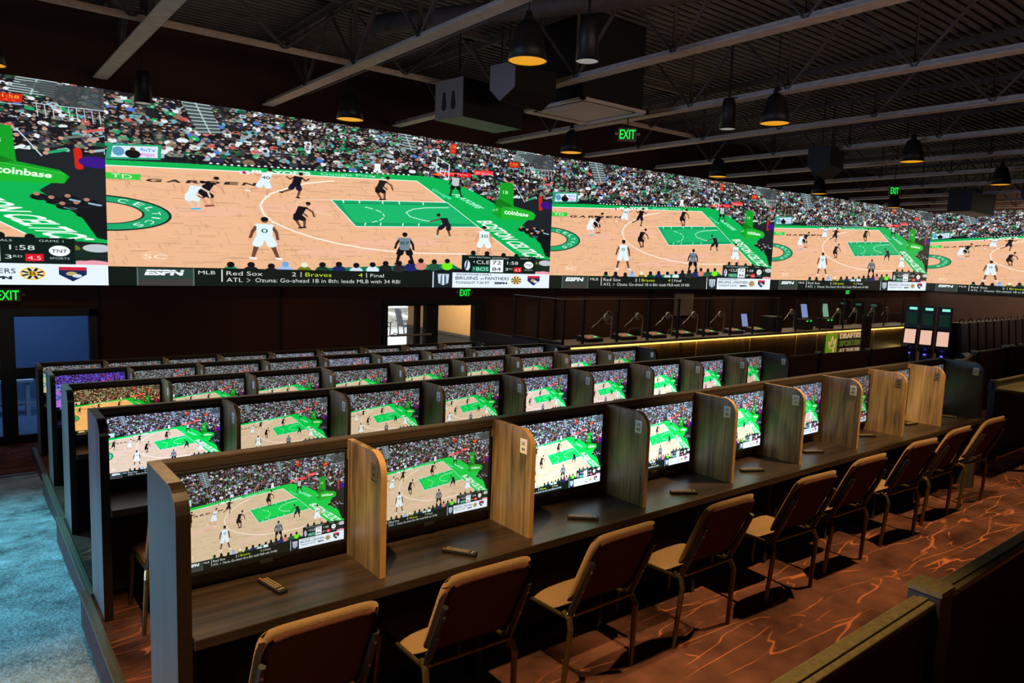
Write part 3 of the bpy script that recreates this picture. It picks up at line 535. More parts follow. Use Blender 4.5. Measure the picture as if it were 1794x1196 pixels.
def screen_quad(name, pts, mt, parent, u0=0.0, u1=1.0):
    """pts: bottom-left, bottom-right, top-right, top-left as seen by the viewer"""
    me = bpy.data.meshes.new(name); me.from_pydata([tuple(p) for p in pts], [], [(0, 1, 2, 3)]); me.materials.append(mt)
    uv = me.uv_layers.new(name='UVMap')
    for i, c in enumerate(((u0, 0), (u1, 0), (u1, 1), (u0, 1))): uv.data[i].uv = c
    o = bpy.data.objects.new(name, me); col.objects.link(o)
    if parent is not None: o.parent = parent
    return o
# ------------------------------------------------------------------ positions (metres; x along the desk rows, y away, z up from the main floor)
ROW_Y = [3.276, 5.623, 8.026, 10.486, 12.966]               # rear faces of the five desk rows
ROW_T = [H-.900, H-1.116, H-1.330, H-1.560, H-1.797]        # tops of the cubicle panels
ROW_L = [0.634, 0.722, 0.815, 0.911, 0.994]                 # outer faces of the left end panels
DIV_X = [[1.527, 2.423, 3.344, 4.259, 5.144, 6.048, 6.907, 7.747, 8.594],
         [1.603, 2.469, 3.368, 4.284, 5.193, 6.132, 7.019, 7.92, 8.777],
         [1.694, 2.546, 3.43, 4.341, 5.261, 6.191, 7.104, 8.006, 8.925],
         [1.805, 2.664, 3.555, 4.445, 5.338, 6.278, 7.181, 8.126, 9.038],
         [1.894, 2.768, 3.639, 4.544, 5.448, 6.359, 7.288, 8.184, 9.106]]
TIER = [t-1.35 for t in ROW_T]
DESK = [t-0.592 for t in ROW_T]
WALL_Y = 14.30
ROWN = ['nearest', 'second', 'third', 'fourth', 'farthest']
ORD = ['first', 'second', 'third', 'fourth', 'fifth', 'sixth', 'seventh', 'eighth', 'ninth']

# ------------------------------------------------------------------ floors
def slab(name, x0, x1, y0, y1, ztop, mt, zb=-0.3): return struct(box(name, (x0, y0, zb), (x1, y1, ztop), mt))
slab('floor', -9, 40, 12.0, WALL_Y, 0.0, M_CARPET)
slab('floor', 16, 40, -3, 12.0, 0.0, M_CARPET)
edges = [0.76, ROW_Y[0]+.02, ROW_Y[1]+.02, ROW_Y[2]+.02, ROW_Y[3]+.02, ROW_Y[4]+.02]
for k in range(5):
    slab('floor', ROW_L[k]-.02, 16.0, edges[k], edges[k+1], TIER[k], M_CARPET)
slab('floor', 0.5, 16.0, -2.5, 0.76, TIER[0]+.42, M_CARPET)
# concrete ramp on the left
mb = MB(); mb.prism([(12.25, -.3), (12.25, 0.004), (-2.5, 0.004+14.75*.083), (-2.5, -.3)], 0, -9.0, 0.98)
mb_r = mb.obj('ramp_floor', M_CONC); struct(mb_r)
box('trim_1', (-9, 12.22, 0.0), (1.0, 12.30, 0.02), M_STRIP)['kind'] = 'structure'
# metal nosings along the left edge of each terrace
for k in range(1, 5):
    x = ROW_L[k]-.055; y0_, y1_ = ROW_Y[k-1]-.9, ROW_Y[k]+.03
    o = box('trim_%d' % (k+1), (x-.018, y0_, TIER[k]-.22), (x+.03, y1_, TIER[k]+.018), mat('terrace_skirting', (0.05, 0.022, 0.016), .8)); o['kind'] = 'structure'
    mb = MB(); mb.box((x-.024, y0_, TIER[k]+.018), (x+.034, y1_, TIER[k]+.026)).box((x-.024, y0_, TIER[k]+.026), (x-.012, y1_, TIER[k]+.034)).box((x+.004, y0_, TIER[k]+.026), (x+.014, y1_, TIER[k]+.034))
    o = mb.obj('trim_%d' % (k+31), M_STRIP); o['kind'] = 'structure'

# ------------------------------------------------------------------ desk rows with cubicle dividers
def rounded(y0, y1, z0, z1, r, n=8):
    """side outline of a divider: front (y0) top corner rounded"""
    pts = [(y1, z0), (y1, z1), (y0+r, z1)]
    for i in range(1, n+1):
        a = math.pi/2*i/n; pts.append((y0+r-r*math.sin(a), z1-r+r*math.cos(a)))
    pts.append((y0, z0)); return pts
LR0 = [45, 36, 27, 18, 9]
for k in range(5):
    Y, T, D, G = ROW_Y[k], ROW_T[k], DESK[k], TIER[k]; xl, xr = ROW_L[k], DIV_X[k][8]
    root = empty('cubicle_desk', (xl, Y, G), '%s long dark wood desk row with nine television cubicles' % ('nearest and highest' if k == 0 else ROWN[k]+' from the camera,'), 'desk', 'terraced cubicle desks')
    off = Vector((-xl, -Y, -G))
    def P(name, mbx, mt, par=root, **kw):
        o = mbx.obj(name, mt, par, **kw)
        return o
    def L(x, y, z): return (x-xl, y-Y, z-G)
    # back panel with cap
    P('back_panel', MB().box(L(xl+.055, Y-.035, G), L(xr, Y, T-.012)), M_BACK)
    P('top_cap', MB().box(L(xl+.055, Y-.058, T-.014), L(xr, Y+.002, T)), M_CAP, bevel=.003)
    P('header_rail', MB().box(L(xl+.055, Y-.058, T-.045), L(xr, Y-.035, T-.014)), M_BACK)
    P('desktop', MB().box(L(xl+.055, Y-.505, D-.045), L(xr, Y-.035, D)), M_DESK, bevel=.004)
    P('modesty_panel', MB().box(L(xl+.055, Y-.12, G+.05), L(xr, Y-.10, D-.045)), M_MATTE)
    for x in DIV_X[k][1:8]: P('support_gable', MB().box(L(x-.27, Y-.34, G), L(x-.235, Y-.12, D-.045)), M_MATTE)
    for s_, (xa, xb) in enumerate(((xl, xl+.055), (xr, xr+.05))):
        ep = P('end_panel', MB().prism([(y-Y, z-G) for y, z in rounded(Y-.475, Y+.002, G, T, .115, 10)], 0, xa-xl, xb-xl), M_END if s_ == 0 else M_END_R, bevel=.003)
        # front edge band of the end panel
        e = MB(); ol = rounded(Y-.478, Y, G, T+.0015, .115, 10)[2:]; il = rounded(Y-.474, Y, G, T-.003, .112, 10)[2:]
        e.prism([(y-Y, z-G) for y, z in ol] + [(y-Y, z-G) for y, z in reversed(il)], 0, xa-xl+.001, xb-xl-.001)
        eb = e.obj('edge_band', M_EDGE_D, ep)
    for i, x in enumerate(DIV_X[k]):
        if i < 8:
            dv = P('divider', MB().prism([(y-Y, z-G) for y, z in rounded(Y-.41, Y-.04, D, T-.004, .105, 10)], 0, x-xl, x-xl+.03), M_DIV)
            e = MB(); ol = rounded(Y-.414, Y, D, T, .105, 10)[2:]; il = rounded(Y-.41, Y, D, T-.004, .102, 10)[2:]
            e.prism([(y-Y, z-G) for y, z in ol if y < Y-.03 or True] + [(y-Y, z-G) for y, z in reversed(il)], 0, x-xl, x-xl+.03)
            e.obj('edge_band', M_EDGE, dv)
            px = x-xl-.003; py = -.345; pz = T-G-.095
        else:
            dv = ep; px = xr-xl-.003; py = -.40; pz = T-G-.095
        pl = MB().box((px, py-.028, pz-.04), (px+.003, py+.028, pz+.04)).obj('number_plate', M_PLATE if not (k == 0 and i in (0, 6, 7)) else mat('dark_number_plate', (0.10, 0.08, 0.07), 0.4), dv)
        if k < 2:
            # writing sits on the plate: join it as the plate's own printed face
            n = LR0[k]-i
            for word, zz in (('LR', pz+.006), (str(n), pz-.026)):
                v, t = text_mesh(word, 0.012); xs = [q[0] for q in v]; ys = [q[1] for q in v]; sc = .02/(max(ys)-min(ys)); wd = (max(xs)-min(xs))*sc
                # the plate faces -x; its reading direction runs towards the viewer (-y)
                me = pl.data; bm = bmesh.new(); bm.from_mesh(me)
                if len(me.materials) < 2: me.materials.append(M_INK)
                vv = [bm.verts.new((px-.0006, py+wd/2-(q[0]-min(xs))*sc, zz+(q[1]-min(ys))*sc)) for q in v]
                for tri in t:
                    f = bm.faces.new([vv[a] for a in tri]); f.material_index = 1
                bm.to_mesh(me); bm.free()

# ------------------------------------------------------------------ televisions, one per cubicle
MT = {'std': screen_mat('tv_picture', IMG_TV, 0.95), 'cool': screen_mat('tv_picture_cool', IMG_TV, 1.3, (.92, .97, 1.25)), 'bright': screen_mat('tv_picture_bright', IMG_TV, 1.9, (.86, .98, 1.15)),
      'warm': screen_mat('tv_picture_warm', IMG_TV, 1.05, (1.25, .82, .38)), 'violet': screen_mat('tv_picture_violet', IMG_TV, 1.3, (.45, .22, 1.6)), 'dim': screen_mat('tv_picture_dim', IMG_TV, 0.7, (.9, .95, 1.05))}
KIND = {(0, 2): 'bright', (0, 3): 'bright', (0, 4): 'bright', (0, 5): 'cool', (0, 6): 'dim', (1, 0): 'cool', (1, 5): 'cool', (1, 6): 'bright', (1, 7): 'cool', (1, 4): 'cool', (2, 0): 'warm', (3, 0): 'violet', (3, 5): 'cool', (3, 4): 'cool', (4, 4): 'cool', (2, 7): 'cool'}
TV_DESC = {'std': 'television with a basketball game', 'cool': 'television with a bluish basketball game', 'bright': 'television with a bright washed game', 'warm': 'television with an orange tinted game', 'violet': 'television with a violet tinted game', 'dim': 'television with a dim basketball game'}
tvs = {}
def build_tv(wd):
    """local origin: centre of the rear face; screen faces -y"""
    h = wd*9/16+.03; r = empty('television', (0, 0, 0), 'x', 'television', 'cubicle televisions')
    MB().box((-wd/2-.012, -.045, -h/2-.004), (wd/2+.012, 0, h/2)).obj('housing', M_BLACK, r, bevel=.004)
    b = MB(); a0, a1, z0, z1 = -wd/2-.012, wd/2+.012, -h/2-.004, h/2
    b.box((a0, -.052, z0), (a1, -.044, z0+.014)); b.box((a0, -.052, z1-.010), (a1, -.044, z1)); b.box((a0, -.052, z0), (a0+.010, -.044, z1)); b.box((a1-.010, -.052, z0), (a1, -.044, z1))
    b.obj('bezel', M_BLACK, r)
    MB().box((-.03, -.056, z0-.012), (.03, -.046, z0+.004)).obj('sensor', M_MATTE, r)
    return r, h
protos = {}
for k in range(5):
    xs = [ROW_L[k]+.055] + [x+.03 for x in DIV_X[k][:8]]; xe = DIV_X[k]
    for i in range(9):
        cx = (xs[i]+xe[i])/2 + .003; wd = .775
        kd = KIND.get((k, i), 'std')
        loc = (cx, ROW_Y[k]-.036, ROW_T[k]-.281)
        lab = '%s, %s in the %s row' % (TV_DESC[kd], ('leftmost' if i == 0 else 'rightmost' if i == 8 else ORD[i]+' from the left'), ROWN[k])
        if kd not in protos:
            r, h = build_tv(wd); protos[kd] = r
            screen_quad('screen', [(-wd/2, -.049, -h/2+.012), (wd/2, -.049, -h/2+.012), (wd/2, -.049, h/2-.012), (-wd/2, -.049, h/2-.012)], MT[kd], r)
            r.location = loc; r['label'] = lab
        else:
            r = dup(protos[kd], loc, 0, lab)

# ------------------------------------------------------------------ remote controls on the nearest desk
def build_remote():
    r = empty('remote_control', (0, 0, 0), 'x', 'remote control', 'remote controls on the nearest desk')
    o = MB().box((-.023, -.092, 0), (.023, .092, .017)).obj('case', M_BLACK, r, bevel=.006)
    mb = MB()
    for j in range(11):
        for i in range(3): mb.box((-.016+i*.0125, -.05+j*.0115, .0165), (-.009+i*.0125, -.044+j*.0115, .0195))
    mb.box((-.014, -.074, .0165), (.014, -.067, .0185)); mb.obj('keypad', mat('tan_buttons', (0.28, 0.20, 0.10), 0.5), r)
    MB().box((-.017, .078, .0165), (-.008, .085, .020)).obj('power_button', mat('red_button', (0.65, 0.06, 0.03), 0.5), r)
    return r
rc = [(1.09, 3.05, 12), (2.0, 2.90, 33), (2.885, 2.92, 50), (3.79, 2.90, 58), (4.66, 2.96, 62), (5.60, 3.0, 62), (6.61, 3.05, 62), (7.58, 3.06, 85), (8.36, 3.02, 20)]
rdesc = ['black remote control lying nearly straight below the leftmost screen', 'black remote control slanted in front of the second screen', 'black remote control lying between the LR 44 and LR 43 dividers', 'black remote control lying between the LR 43 and LR 42 dividers', 'black remote control lying between the LR 42 and LR 41 dividers', 'black remote control lying between the LR 41 and LR 40 dividers', 'black remote control lying right after the LR 40 divider', 'black remote control lying sideways between the two rightmost lit dividers', 'small remote control in the rightmost cubicle of the nearest row']
rp = None
for (x, y, a), d in zip(rc, rdesc):
    if rp is None: rp = build_remote(); rp.location = (x, y, DESK[0]+.0005); rp.rotation_euler = (0, 0, math.radians(a)); rp['label'] = d
    else: dup(rp, (x, y, DESK[0]+.0005), math.radians(a), d)

# ------------------------------------------------------------------ banquet chairs
def cushion(sx, sy, sz, crown, nx=14, ny=14, rad=.07):
    """rounded pad, centre of its lower face at the origin"""
    v = []; f = []
    def rim(i, j):
        u, w = -1+2*i/nx, -1+2*j/ny; return u, w
    for lay in (1, 0):
        for i in range(nx+1):
            for j in range(ny+1):
                u, w = rim(i, j); p = 8.0; n = (abs(u)**p+abs(w)**p)**(1/p) if (u or w) else 0; mx = max(abs(u), abs(w)); q = mx/n if n else 1
                x, y = u*q*sx/2, w*q*sy/2; e = max(0, 1-mx**6)
                z = sz*(.5+.5*e)+crown*(1-u*u)*(1-w*w) if lay else sz*(.5-.5*e)
                v.append((x, y, z))
    N = (nx+1)*(ny+1)
    for i in range(nx):
        for j in range(ny):
            a = i*(ny+1)+j; b = a+1; c = a+ny+2; d = a+ny+1; f.append((a, d, c, b)); f.append((N+a, N+b, N+c, N+d))
    ring = [(i, 0) for i in range(nx)]+[(nx, j) for j in range(ny)]+[(i, ny) for i in range(nx, 0, -1)]+[(0, j) for j in range(ny, 0, -1)]
    for q in range(len(ring)):
        a = ring[q][0]*(ny+1)+ring[q][1]; b = ring[(q+1) % len(ring)][0]*(ny+1)+ring[(q+1) % len(ring)][1]; f.append((a, b, N+b, N+a))
    return v, f
def build_chair():
    r = empty('banquet_chair', (0, 0, 0), 'x', 'chair', 'banquet chairs along the nearest desk')
    v, f = cushion(.47, .44, .07, .018); MB().add([(x, y*.90+.325, z+.37) for x, y, z in v], f).obj('seat', M_FABRIC, r, smooth=True)
    # back: leaning padded shell, front face fabric, rear fabric panel
    v, f = cushion(.485, .47, .055, .012); an = math.radians(24); R = Matrix.Rotation(math.pi/2, 3, 'X') @ Matrix.Rotation(0, 3, 'Z')
    def bk(p, off=0.0):
        x, y, z = p; zz = y+.235; d = z+off   # up along the back, thickness towards +y
        return (x*(1-.0), -.015-zz*math.sin(an)+(d)*math.cos(an), .475+zz*math.cos(an)+d*math.sin(an))
    MB().add([bk(p) for p in v], f).obj('backrest', M_FABRIC, r, smooth=True)
    mb = MB(); mb.add([bk((x*.93, y*.93, z*.25), -.008) for x, y, z in v], f); mb.obj('back_cover', M_FABRIC_B, r, smooth=True)
    for sx in (-1, 1):
        m_ = MB(); x = sx*.225
        pts = [bk((x, t, 0), -.022) for t in (-.26, -.05, .10)]
        m_.tube(pts, [.019, .019, .015], 6)
        fr = m_.obj('back_bracket', M_BLACK, r)
        b = MB()
        for t in (-.08, .05): c = Vector(bk((x, t, 0), -.034)); b.tube([c, c+Vector((0, -.005, 0))], .006, 8)
        b.obj('bolt', M_CHROME, fr)
    MB().tube([(-.235, -.02, .445), (-.22, -.045, .448), (.22, -.045, .448), (.235, -.02, .445)], .0125, 8).obj('rear_rail', M_LEG, r)
    MB().tube([(-.235, 0, .425), (-.235, .40, .41)], .011, 6).obj('side_rail', M_LEG, r); MB().tube([(.235, 0, .425), (.235, .40, .41)], .011, 6).obj('side_rail', M_LEG, r)
    for sx in (-1, 1):
        MB().tube([(sx*.228, .02, .44), (sx*.238, -.035, .425), (sx*.245, -.055, .38), (sx*.262, -.03, .02), (sx*.262, -.03, .0)], [.015, .017, .017, .014, .014], 8).obj('leg', M_LEG, r)
        MB().tube([(sx*.228, .38, .41), (sx*.238, .43, .38), (sx*.25, .46, .02), (sx*.25, .46, .0)], [.015, .017, .014, .014], 8).obj('leg', M_LEG, r)
    return r
CH = [(1.06, 2.60, 1), (1.845, 2.60, 2), (2.69, 2.58, 0), (3.57, 2.56, 1), (4.53, 2.55, 3), (5.34, 2.58, 2), (6.28, 2.59, 4), (7.10, 2.62, 1), (7.94, 2.62, 2)]
cdesc = ['tan fabric banquet chair in front of the leftmost screen, only its back top in view', 'tan fabric banquet chair tucked in below the second remote control', 'tan fabric banquet chair facing the LR 44 cubicle', 'tan fabric banquet chair between the third and fifth along the nearest desk', 'tan fabric banquet chair in the middle of the row, fifth from the left', 'tan fabric banquet chair sixth from the left along the nearest desk', 'tan fabric banquet chair third from the right end of the nearest desk', 'tan fabric banquet chair last but one at the right end of the nearest desk', 'tan fabric banquet chair at the right end, beside the drink rail']
ch0 = build_chair(); ch0.location = (CH[0][0], CH[0][1], TIER[0]); ch0.rotation_euler = (0, 0, math.radians(-CH[0][2])); ch0['label'] = cdesc[0]
for (x, y, a), d in zip(CH[1:], cdesc[1:]): dup(ch0, (x, y, TIER[0]), math.radians(-a), d)
c2 = dup(ch0, (1.16, 4.86, TIER[1]), 0, 'tan banquet chair behind the left end panel, at the second desk row', 'banquet chairs along the second desk')

# ------------------------------------------------------------------ walls
struct(box('wall_back', (1.98, WALL_Y, -.3), (7.62, WALL_Y+.2, H+4.2), M_WALL))
struct(box('wall_back', (10.12, WALL_Y, -.3), (35.4, WALL_Y+.2, H+4.2), M_WALL))
struct(box('wall_back', (7.62, WALL_Y, H-1.075), (10.12, WALL_Y+.2, H+4.2), M_WALL))
struct(box('wall_back', (-9.2, WALL_Y, H-1.2), (1.98, WALL_Y+.2, H+4.2), M_WALL))
struct(box('wall_back', (-9.2, WALL_Y, -.3), (-1.2, WALL_Y+.2, H-1.2), M_WALL))
for i, (x, wd) in enumerate([(2.07, .03), (5.30, .05), (12.75, .07), (16.5, .22), (19.5, .22), (23.0, .20), (25.4, .25), (29.0, .22)]):
    o = box('trim_%d' % (10+i), (x-wd/2, WALL_Y-.03, 0), (x+wd/2, WALL_Y, H-.7), M_MATTE); struct(o)
struct(box('wall_right', (35.1, -3, -.3), (35.4, WALL_Y, H+4.2), M_WALLR))
struct(box('wall_left', (-9.4, -3, -.3), (-9.2, WALL_Y+.2, H+4.2), M_WALL))
struct(box('wall_front', (-9.4, -3.2, -.3), (35.4, -3.0, H+4.2), M_WALL))

# ------------------------------------------------------------------ glazed entrance doors (left)
d1 = bpy.data.objects.new('door_1', None); col.objects.link(d1); d1.location = (1.98, WALL_Y, 0); struct(d1)
mb = MB(); X0 = -3.15
def fb(x0, x1, z0, z1, y0=-.06, y1=.06): mb.box((x0-1.98, y0, z0), (x1-1.98, y1, z1))
Zt = H-1.2
fb(1.90, 2.02, 0, Zt+.12, -.08, .08); fb(-1.2, 2.02, Zt, Zt+.14, -.08, .08); fb(.62, .83, 0, Zt); fb(-.62, -.41, 0, Zt); fb(-1.25, -1.1, 0, Zt)
for a, b in ((.83, 1.90), (-.41, .62), (-1.1, -.62)): fb(a, b, H-2.24, H-2.05, -.05, .05); fb(a, b, 0.0, .14, -.05, .05)
mb.obj('door_frame', M_FRAME, d1)
mb = MB()
for a, b in ((.83, 1.90), (-.41, .62)): mb.box((a-1.98, -.006, .14), (b-1.98, .006, H-2.24)); mb.box((a-1.98, -.006, H-2.05), (b-1.98, .006, Zt))
mb.obj('door_glass', M_GLASS_D, d1)
# what stands outside the entrance
struct(box('ground', (-12, WALL_Y+.2, -.32), (6.4, WALL_Y+9, -.02), mat('outdoor_paving', (0.12, 0.16, 0.22), 0.5, 0, 0.2, 6)))
struct(box('wall_outside', (-12, WALL_Y+4.2, -.3), (6.4, WALL_Y+4.4, 3.2), mat('outdoor_grey_wall', (0.10, 0.15, 0.24), 0.8, 0, 0.06, 1.5)))
bn = empty('outdoor_bench', (.9, WALL_Y+2.6, -.02), 'pale bench standing outside behind the entrance door glass', 'bench')
MB().box((-1.2, -.22, .66), (.35, .22, .71)).obj('seat', M_PLATE, bn); MB().box((-1.2, .1, .15), (1.1, .14, .19)).obj('crossbar', M_PLATE, bn)
for x in (-1.1, .25): MB().box((x-.03, -.2, 0), (x+.03, -.14, .66)).obj('leg', M_PLATE, bn); MB().box((x-.03, .14, 0), (x+.03, .2, .66)).obj('leg', M_PLATE, bn)
area('entrance_daylight', (0.3, WALL_Y+2.2, 3.0), (0.3, WALL_Y+3.2, 0), 5, 1.5, 95, (0.42, 0.62, 1.0))

# ------------------------------------------------------------------ patio door and hallway (centre)
d2 = bpy.data.objects.new('door_2', None); col.objects.link(d2); d2.location = (8.7, WALL_Y, 0); struct(d2)
mb = MB(); zt = H-1.075
for a, b, y0, y1 in ((7.58, 7.70, -.06, .1), (8.45, 8.55, -.04, .1), (8.70, 9.02, -.06, .1), (10.05, 10.42, -.08, .1)): mb.box((a-8.7, y0, 0), (b-8.7, y1, zt+.02))
mb.box((7.58-8.7, -.06, zt-.02), (10.42-8.7, .1, zt+.14)); mb.obj('door_frame', M_FRAME, d2)
MB().tube([(-.95, -.10, H-1.76), (.12, -.10, H-1.76)], .022, 8).obj('push_bar', M_CHROME, d2)
MB().box((-.55, -.12, zt-.02), (-.15, -.06, zt+.03)).obj('door_closer', M_MATTE, d2); MB().box((.75, -.12, zt-.02), (1.15, -.06, zt+.05)).obj('door_closer', M_MATTE, d2)
MB().box((-1.0, .0, .1), (-.25, .008, zt-.02)).obj('door_glass', M_GLASS, d2)
M_PATIO = mat('patio_stone', (0.62, 0.58, 0.52), 0.7, 0, 0.35, 7, 0.2)
M_TAN = mat('tan_plaster', (0.52, 0.33, 0.17), 0.85, 0, 0.04, 4); M_WAINS = mat('dark_wainscot', (0.05, 0.055, 0.065), 0.6, 0, 0.1)
struct(box('ground', (6.6, WALL_Y+.2, -.32), (24, WALL_Y+18, -.02), mat('patio_paving', (0.6, 0.6, 0.6), 0.7, 0, 0.1, 5)))
struct(box('wall_outside', (6.6, 30.5, -.3), (24, 30.7, 3.4), M_PATIO))
struct(box('wall_outside', (6.45, WALL_Y+.2, -.3), (6.6, 30.7, 3.4), mat('patio_rendered_wall', (0.6, 0.58, 0.55), 0.8)))
box('trim_20', (6.6, 30.2, .92), (24, 30.3, 1.08), mat('white_patio_rail', (0.85, 0.85, 0.85), 0.5))['kind'] = 'structure'
MB().tube([(14.6, 30.1, 1.0), (19.5, 30.1, .05)], .09, 6).obj('trim_22', MATS['white_patio_rail'])['kind'] = 'structure'
# hallway side wall: tan above a dark ribbed wainscot
struct(box('wall_hallway', (12.45, WALL_Y+.2, -.02), (12.6, 21.6, 3.6), M_TAN))
mb = MB(); mb.box((12.41, WALL_Y+.2, -.02), (12.45, 21.6, .98)).box((12.385, WALL_Y+.2, .95), (12.45, 21.6, 1.02))
y = WALL_Y+.3
while y < 21.5: mb.box((12.40, y, 0), (12.41, y+.05, .95)); y += .12
struct(mb.obj('trim_21', M_WAINS))
area('hallway_lamp', (11.2, 17.8, 3.3), (12.4, 18.6, 1.3), 1.2, 3.0, 150, (1.0, 0.80, 0.50))
area('patio_daylight', (13.5, 26.5, 4.2), (14.8, 28.0, 0), 9, 5, 1000, (0.97, 0.98, 1.0))
rk = empty('rocking_chair', (15.45, 27.0, -.02), 'dark grey wooden rocking chair on the patio behind the glass door', 'chair', rz=math.radians(-90))
MR = mat('dark_grey_timber', (0.06, 0.065, 0.075), 0.6)
for s_ in (-1, 1):
    MB().tube([(s_*.27, -.42, .09), (s_*.27, -.2, .03), (s_*.27, .1, .02), (s_*.27, .45, .10)], .022, 6).obj('rocker', MR, rk)
    MB().tube([(s_*.27, .25, .03), (s_*.29, .27, .60)], .028, 6).obj('leg', MR, rk); MB().tube([(s_*.25, -.2, .03), (s_*.25, -.24, .46)], .028, 6).obj('leg', MR, rk)
    MB().box((s_*.29-.05, -.32, .60), (s_*.29+.05, .34, .63)).obj('armrest', MR, rk)
mb = MB()
for i in range(6): mb.box((-.26, -.22+i*.09, .39+i*.006), (.26, -.15+i*.09, .415+i*.006))
mb.obj('seat', MR, rk)
mb = MB(); Rb = Matrix.Rotation(math.radians(-14), 3, 'X')
for i in range(5):
    v = [Rb @ Vector(p) for p in ((-.25+i*.105, -.012, 0), (-.17+i*.105, -.012, 0), (-.17+i*.105, .012, 0), (-.25+i*.105, .012, 0), (-.25+i*.105, -.012, .78), (-.17+i*.105, -.012, .78), (-.17+i*.105, .012, .78), (-.25+i*.105, .012, .78))]
    v = [(p.x, -(p.y)-.22-2*0, p.z+.40) for p in v]
    v = [(p[0], -.24-(p[2]-.40)*.25, p[2]) if False else p for p in v]; mb.add(v, [(0,3,2,1),(4,5,6,7),(0,1,5,4),(1,2,6,5),(2,3,7,6),(3,0,4,7)])
mb.obj('backrest', MR, rk)
dup(rk, (14.3, 27.0, -.02), math.radians(-90), 'second dark rocking chair on the patio, half hidden by the left door edge')

# ------------------------------------------------------------------ exit signs
def exit_sign(loc, rz, label, w_=.30, h_=.19, hang=0.0, letters=True):
    r = empty('exit_sign', loc, label, 'exit sign', 'lit green exit signs', rz)
    MB().box((-w_/2, -.03, 0), (w_/2, .03, h_)).obj('housing', mat('grey_sign_housing', (0.12, 0.09, 0.07), 0.5), r, bevel=.01)
    # letters on both faces
    for sgn in (1, -1):
        t = text_obj('EXIT', 'lettering', M_GREEN, r, (0, -.0305*sgn, h_*.14), (sgn, 0, 0), (0, 0, 1), h_*.70, w_*.84, depth=.004, bold=.015, center=True)
        if hang == 0: break
    for s_ in (-1, 1): MB().tube([(s_*w_*.5, 0, h_*.5), (s_*(w_*.5+.05), -.03, h_*.55)], [.02, .03], 8).obj('emergency_lamp', mat('lamp_head_grey', (0.3, 0.27, 0.25), 0.5), r)
    if hang: MB().tube([(0, 0, h_), (0, 0, h_+hang)], .012, 6).obj('mounting_stem', M_SHADE, r)
    return r
exit_sign((.76, WALL_Y-.03, H-.95), 0, 'green lit exit sign above the glazed entrance doors', .36, .22)
exit_sign((9.76, WALL_Y-.03, H-.90), 0, 'green lit exit sign above the patio door and hallway opening', .36, .22)
exit_sign((28.2, WALL_Y-.03, H-.86), 0, 'small green exit sign above the cashier booth, below the video wall', .34, .22)
exit_sign((10.0, 9.44, H+2.28), math.radians(-42), 'green lit exit sign hanging from the ceiling beside the square diffuser', .34, .24, 1.47)
exit_sign((20.9, 9.5, H+2.2), math.radians(-20), 'green lit exit sign hanging far off under the ceiling, left of the dark loudspeakers', .34, .26, 1.53)

# ------------------------------------------------------------------ LED video wall
MW = screen_mat('led_wall_picture', IMG_WALL, 1.05, gloss=0.6)
LY = 14.10; zb = H-.665
def ztop(x): return H+2.615+.006*x
LX = [(-7.9, 2.19), (2.19, 12.29), (12.29, 22.45), (22.45, 35.0)]
ldesc = ['leftmost video wall picture, cut by the frame above the entrance doors', 'widest video wall picture, above the dark wall and patio door', 'third video wall picture from the left, above the start of the cashier booth', 'fourth video wall picture, above the right half of the cashier booth', 'rightmost video wall picture, around the corner above the brown wall']
for (a, b), d in zip(LX, ldesc):
    r = empty('video_wall', (a, LY, zb), d, 'video screen', 'pictures of the LED video wall')
    MB().box((0, .0, -.012), (b-a, .19, ztop(a)-zb)).obj('cabinet', M_MATTE, r)
    screen_quad('screen', [(0, -.004, 0), (b-a, -.004, 0), (b-a, -.004, ztop(b)-zb), (0, -.004, ztop(a)-zb)], MW, r)
r = empty('video_wall', (35.0, LY, zb), ldesc[4], 'video screen', 'pictures of the LED video wall')
MB().box((0.0, -9.6, -.012), (.09, 0, ztop(35)-zb)).obj('cabinet', M_MATTE, r)
screen_quad('screen', [(-.004, 0, 0), (-.004, -9.4, 0), (-.004, -9.4, ztop(35)-zb), (-.004, 0, ztop(35)-zb)], MW, r)

# ------------------------------------------------------------------ ceiling: corrugated deck, joists, trusses
ZD = H+3.98; mb = MB(); y = -3.0; prof = []
while y < WALL_Y:
    prof += [(y, ZD), (y+.05, ZD), (y+.065, ZD+.075), (y+.15, ZD+.075)]; y += .165
for x0, x1 in ((-9.4, 35.4),):
    v = [(x0, a, b) for a, b in prof]+[(x1, a, b) for a, b in prof]; n = len(prof); mb.add(v, [(i, i+1, n+i+1, n+i) for i in range(n-1)])
o = mb.obj('ceiling', M_DECK, fix=False); struct(o)
struct(box('roof', (-9.4, -3.2, ZD+.08), (35.4, WALL_Y+.2, ZD+.2), M_MATTE))
BX = [-3.45, -.66, 2.13, 4.93, 7.70, 10.46, 13.30, 16.10, 18.9, 21.7, 24.5, 27.3, 30.1, 32.9]
bdesc = ['steel roof joist outside the left edge', 'steel roof joist past the left edge', 'pale steel roof joist at the upper left, ending above the left of the video wall', 'long pale steel roof joist from the top middle down to the video wall', 'pale steel roof joist running behind the square diffuser', 'pale steel roof joist crossing above the first hanging exit sign', 'fifth steel roof joist across the upper right', 'sixth steel roof joist across the upper right', 'seventh steel roof joist across the upper right', 'eighth steel roof joist across the upper right', 'ninth steel roof joist, far right', 'tenth steel roof joist, far right', 'eleventh steel roof joist near the far corner', 'twelfth steel roof joist next to the right wall']
jp = None
